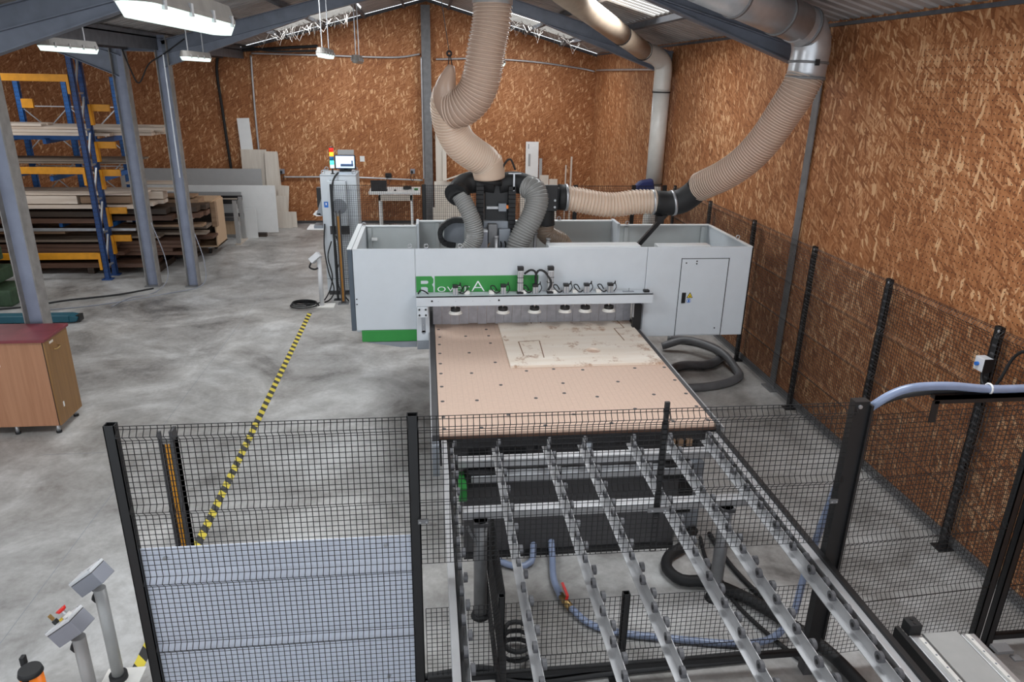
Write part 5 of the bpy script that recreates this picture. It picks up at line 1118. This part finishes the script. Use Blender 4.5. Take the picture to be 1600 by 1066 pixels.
# far pedestal
t = thing('control_pedestal', 'far control pedestal with small grey box before the electrical cabinet', 'control stand', (-1.83, 12.1, 0), 'tilted control boxes on tubes')
MB().cyl((-1.83, 12.1, 0), (-1.83, 12.1, .86), .038, 16).build('tube', 'plastic_light', t, smooth=True); MB().box(-2.0, -1.62, 11.98, 12.22, 0, .012).build('base_plate', 'white_pad', t)
R_m = Matrix.Rotation(math.radians(-40), 3, 'Y') @ Matrix.Rotation(math.radians(-20), 3, 'X')
MB().box(-1.98, -1.79, 12.03, 12.15, .80, .90, R_m).build('box_body', 'plastic_light', t, bevel=.006); MB().tube(spline([(-1.95, 12.05, .78), (-1.98, 12.03, .70), (-1.90, 12.05, .66), (-1.85, 12.07, .68)], .02), .016, 8).build('lead', 'black_rubber', t, smooth=True)
# laptop table
TY0, TY1 = 18.55, 19.45
t = thing('work_table', 'small white table carrying a laptop against the back wall', 'table', (-.83, 19, 0))
MB().box(-1.46, -.16, TY0, TY1, .92, .99).build('table_top', 'white_laminate', t, bevel=.004); MB().box(-1.22, -.38, TY0+.05, TY0+.08, .76, .90).build('apron', 'pale_board', t)
for x in (-1.22, -.42):
    for y in (TY0+.05, TY1-.1): MB().box(x, x+.05, y, y+.05, 0, .92).build('leg', 'white_laminate', t)
t = thing('laptop', 'open black laptop at the left end of the white table', 'laptop', (-1.2, 18.8, .99))
MB().box(-1.40, -1.0, 18.62, 18.9, .99, 1.01).build('base', 'laptop', t, bevel=.003); MB().box(-1.40, -1.0, 18.60, 18.615, 1.01, 1.28, Matrix.Rotation(math.radians(10), 3, 'X'), (-1.2, 18.6, 1.01)).build('lid', 'laptop', t, bevel=.004)
t = thing('mouse', 'black computer mouse on the white table', 'mouse', (-.8, 18.75, .99)); MB().box(-.83, -.77, 18.7, 18.8, .99, 1.02).build('shell', 'laptop', t, bevel=.012); MB().box(-.803, -.797, 18.705, 18.74, 1.018, 1.023).build('wheel', 'mid_grey', t)
P = [(-.5+.09*math.cos(q)+.02*math.sin(3*q), 18.95+.12*math.sin(q), 1.0+.003*q) for q in (i*math.pi/8 for i in range(60))]
tag(MB().tube(P, .01, 6).build('cable_coil', 'black_rubber', smooth=True, origin=P[0]), 'tangled black cable heap on the white table', 'cable')
t = thing('tape_measure', 'small green tool at the right end of the white table', 'tool', (-.27, 18.85, .99)); MB().box(-.32, -.22, 18.8, 18.9, .99, 1.03).build('case', 'green', t, bevel=.01); MB().box(-.3, -.24, 18.79, 18.80, 1.0, 1.02).build('grip', 'black_rubber', t)
# things behind the far fence
t = thing('welding_jacket', 'dark blue tool bag hanging on the far fence beside the duct', 'bag', (3.85, 12.6, 1.8)); MB().prism([(3.68, 1.74), (3.66, 1.98), (3.76, 2.08), (3.98, 2.12), (4.02, 1.95), (3.97, 1.76)], 'Y', 12.50, 12.66).build('bag_body', 'dark_blue_tool', t, bevel=.03); MB().box(3.9, 3.96, 12.49, 12.50, 1.84, 1.9).build('badge', 'warning_yellow', t)
t = thing('floor_box', 'low grey box on the floor behind the far fence', 'box', (.6, 14.5, 0)); MB().box(.12, 1.0, 14.2, 14.9, 0, .5).build('body', 'mid_grey', t, bevel=.02); MB().box(.1, 1.02, 14.18, 14.92, .5, .55).build('lid', 'plastic_grey', t, bevel=.01)
pipe('cable', [(-4.18, 13.4, 1.0), (-4.05, 13.3, .5), (-4.1, 13.2, .1), (-4.6, 13.0, .01), (-5.6, 12.3, .01), (-6.6, 12.0, .01)], .009, 'plastic_grey', 'pale cable falling from the right grey column to the floor', 'cable', 6)
pipe('cable', [(-4.9, 13.4, 1.2), (-4.72, 13.3, .6), (-4.7, 13.2, .2), (-4.9, 13.0, .012), (-5.2, 12.7, .012), (-5.3, 12.2, .012)], .009, 'plastic_grey', 'pale cable hanging beside the left grey column', 'cable', 6)
pipe('cable', [(-5.0, 13.3, .01), (-5.5, 12.9, .012), (-6.2, 12.6, .012), (-6.7, 12.25, .012), (-7.4, 12.05, .012)], .018, 'black_rubber', 'black cable across the floor before the rack', 'cable', 6)
# marks on the white board
wb = [o for o in bpy.data.objects if o.get('label') == 'tall white board with small dark markings'][0]
off = root_off(wb)
for z, h_, w_, x_, mt in ((2.0, .12, .02, 2.69, 'mid_grey'), (1.55, .32, .055, 2.70, 'grey_laminate'), (1.22, .12, .02, 2.69, 'mid_grey')):
    yy = 19.375 + (z-0)*.02
    MB().box(x_, x_+w_, yy-.006, yy+.004, z, z+h_).build('printed_mark', mt, wb)
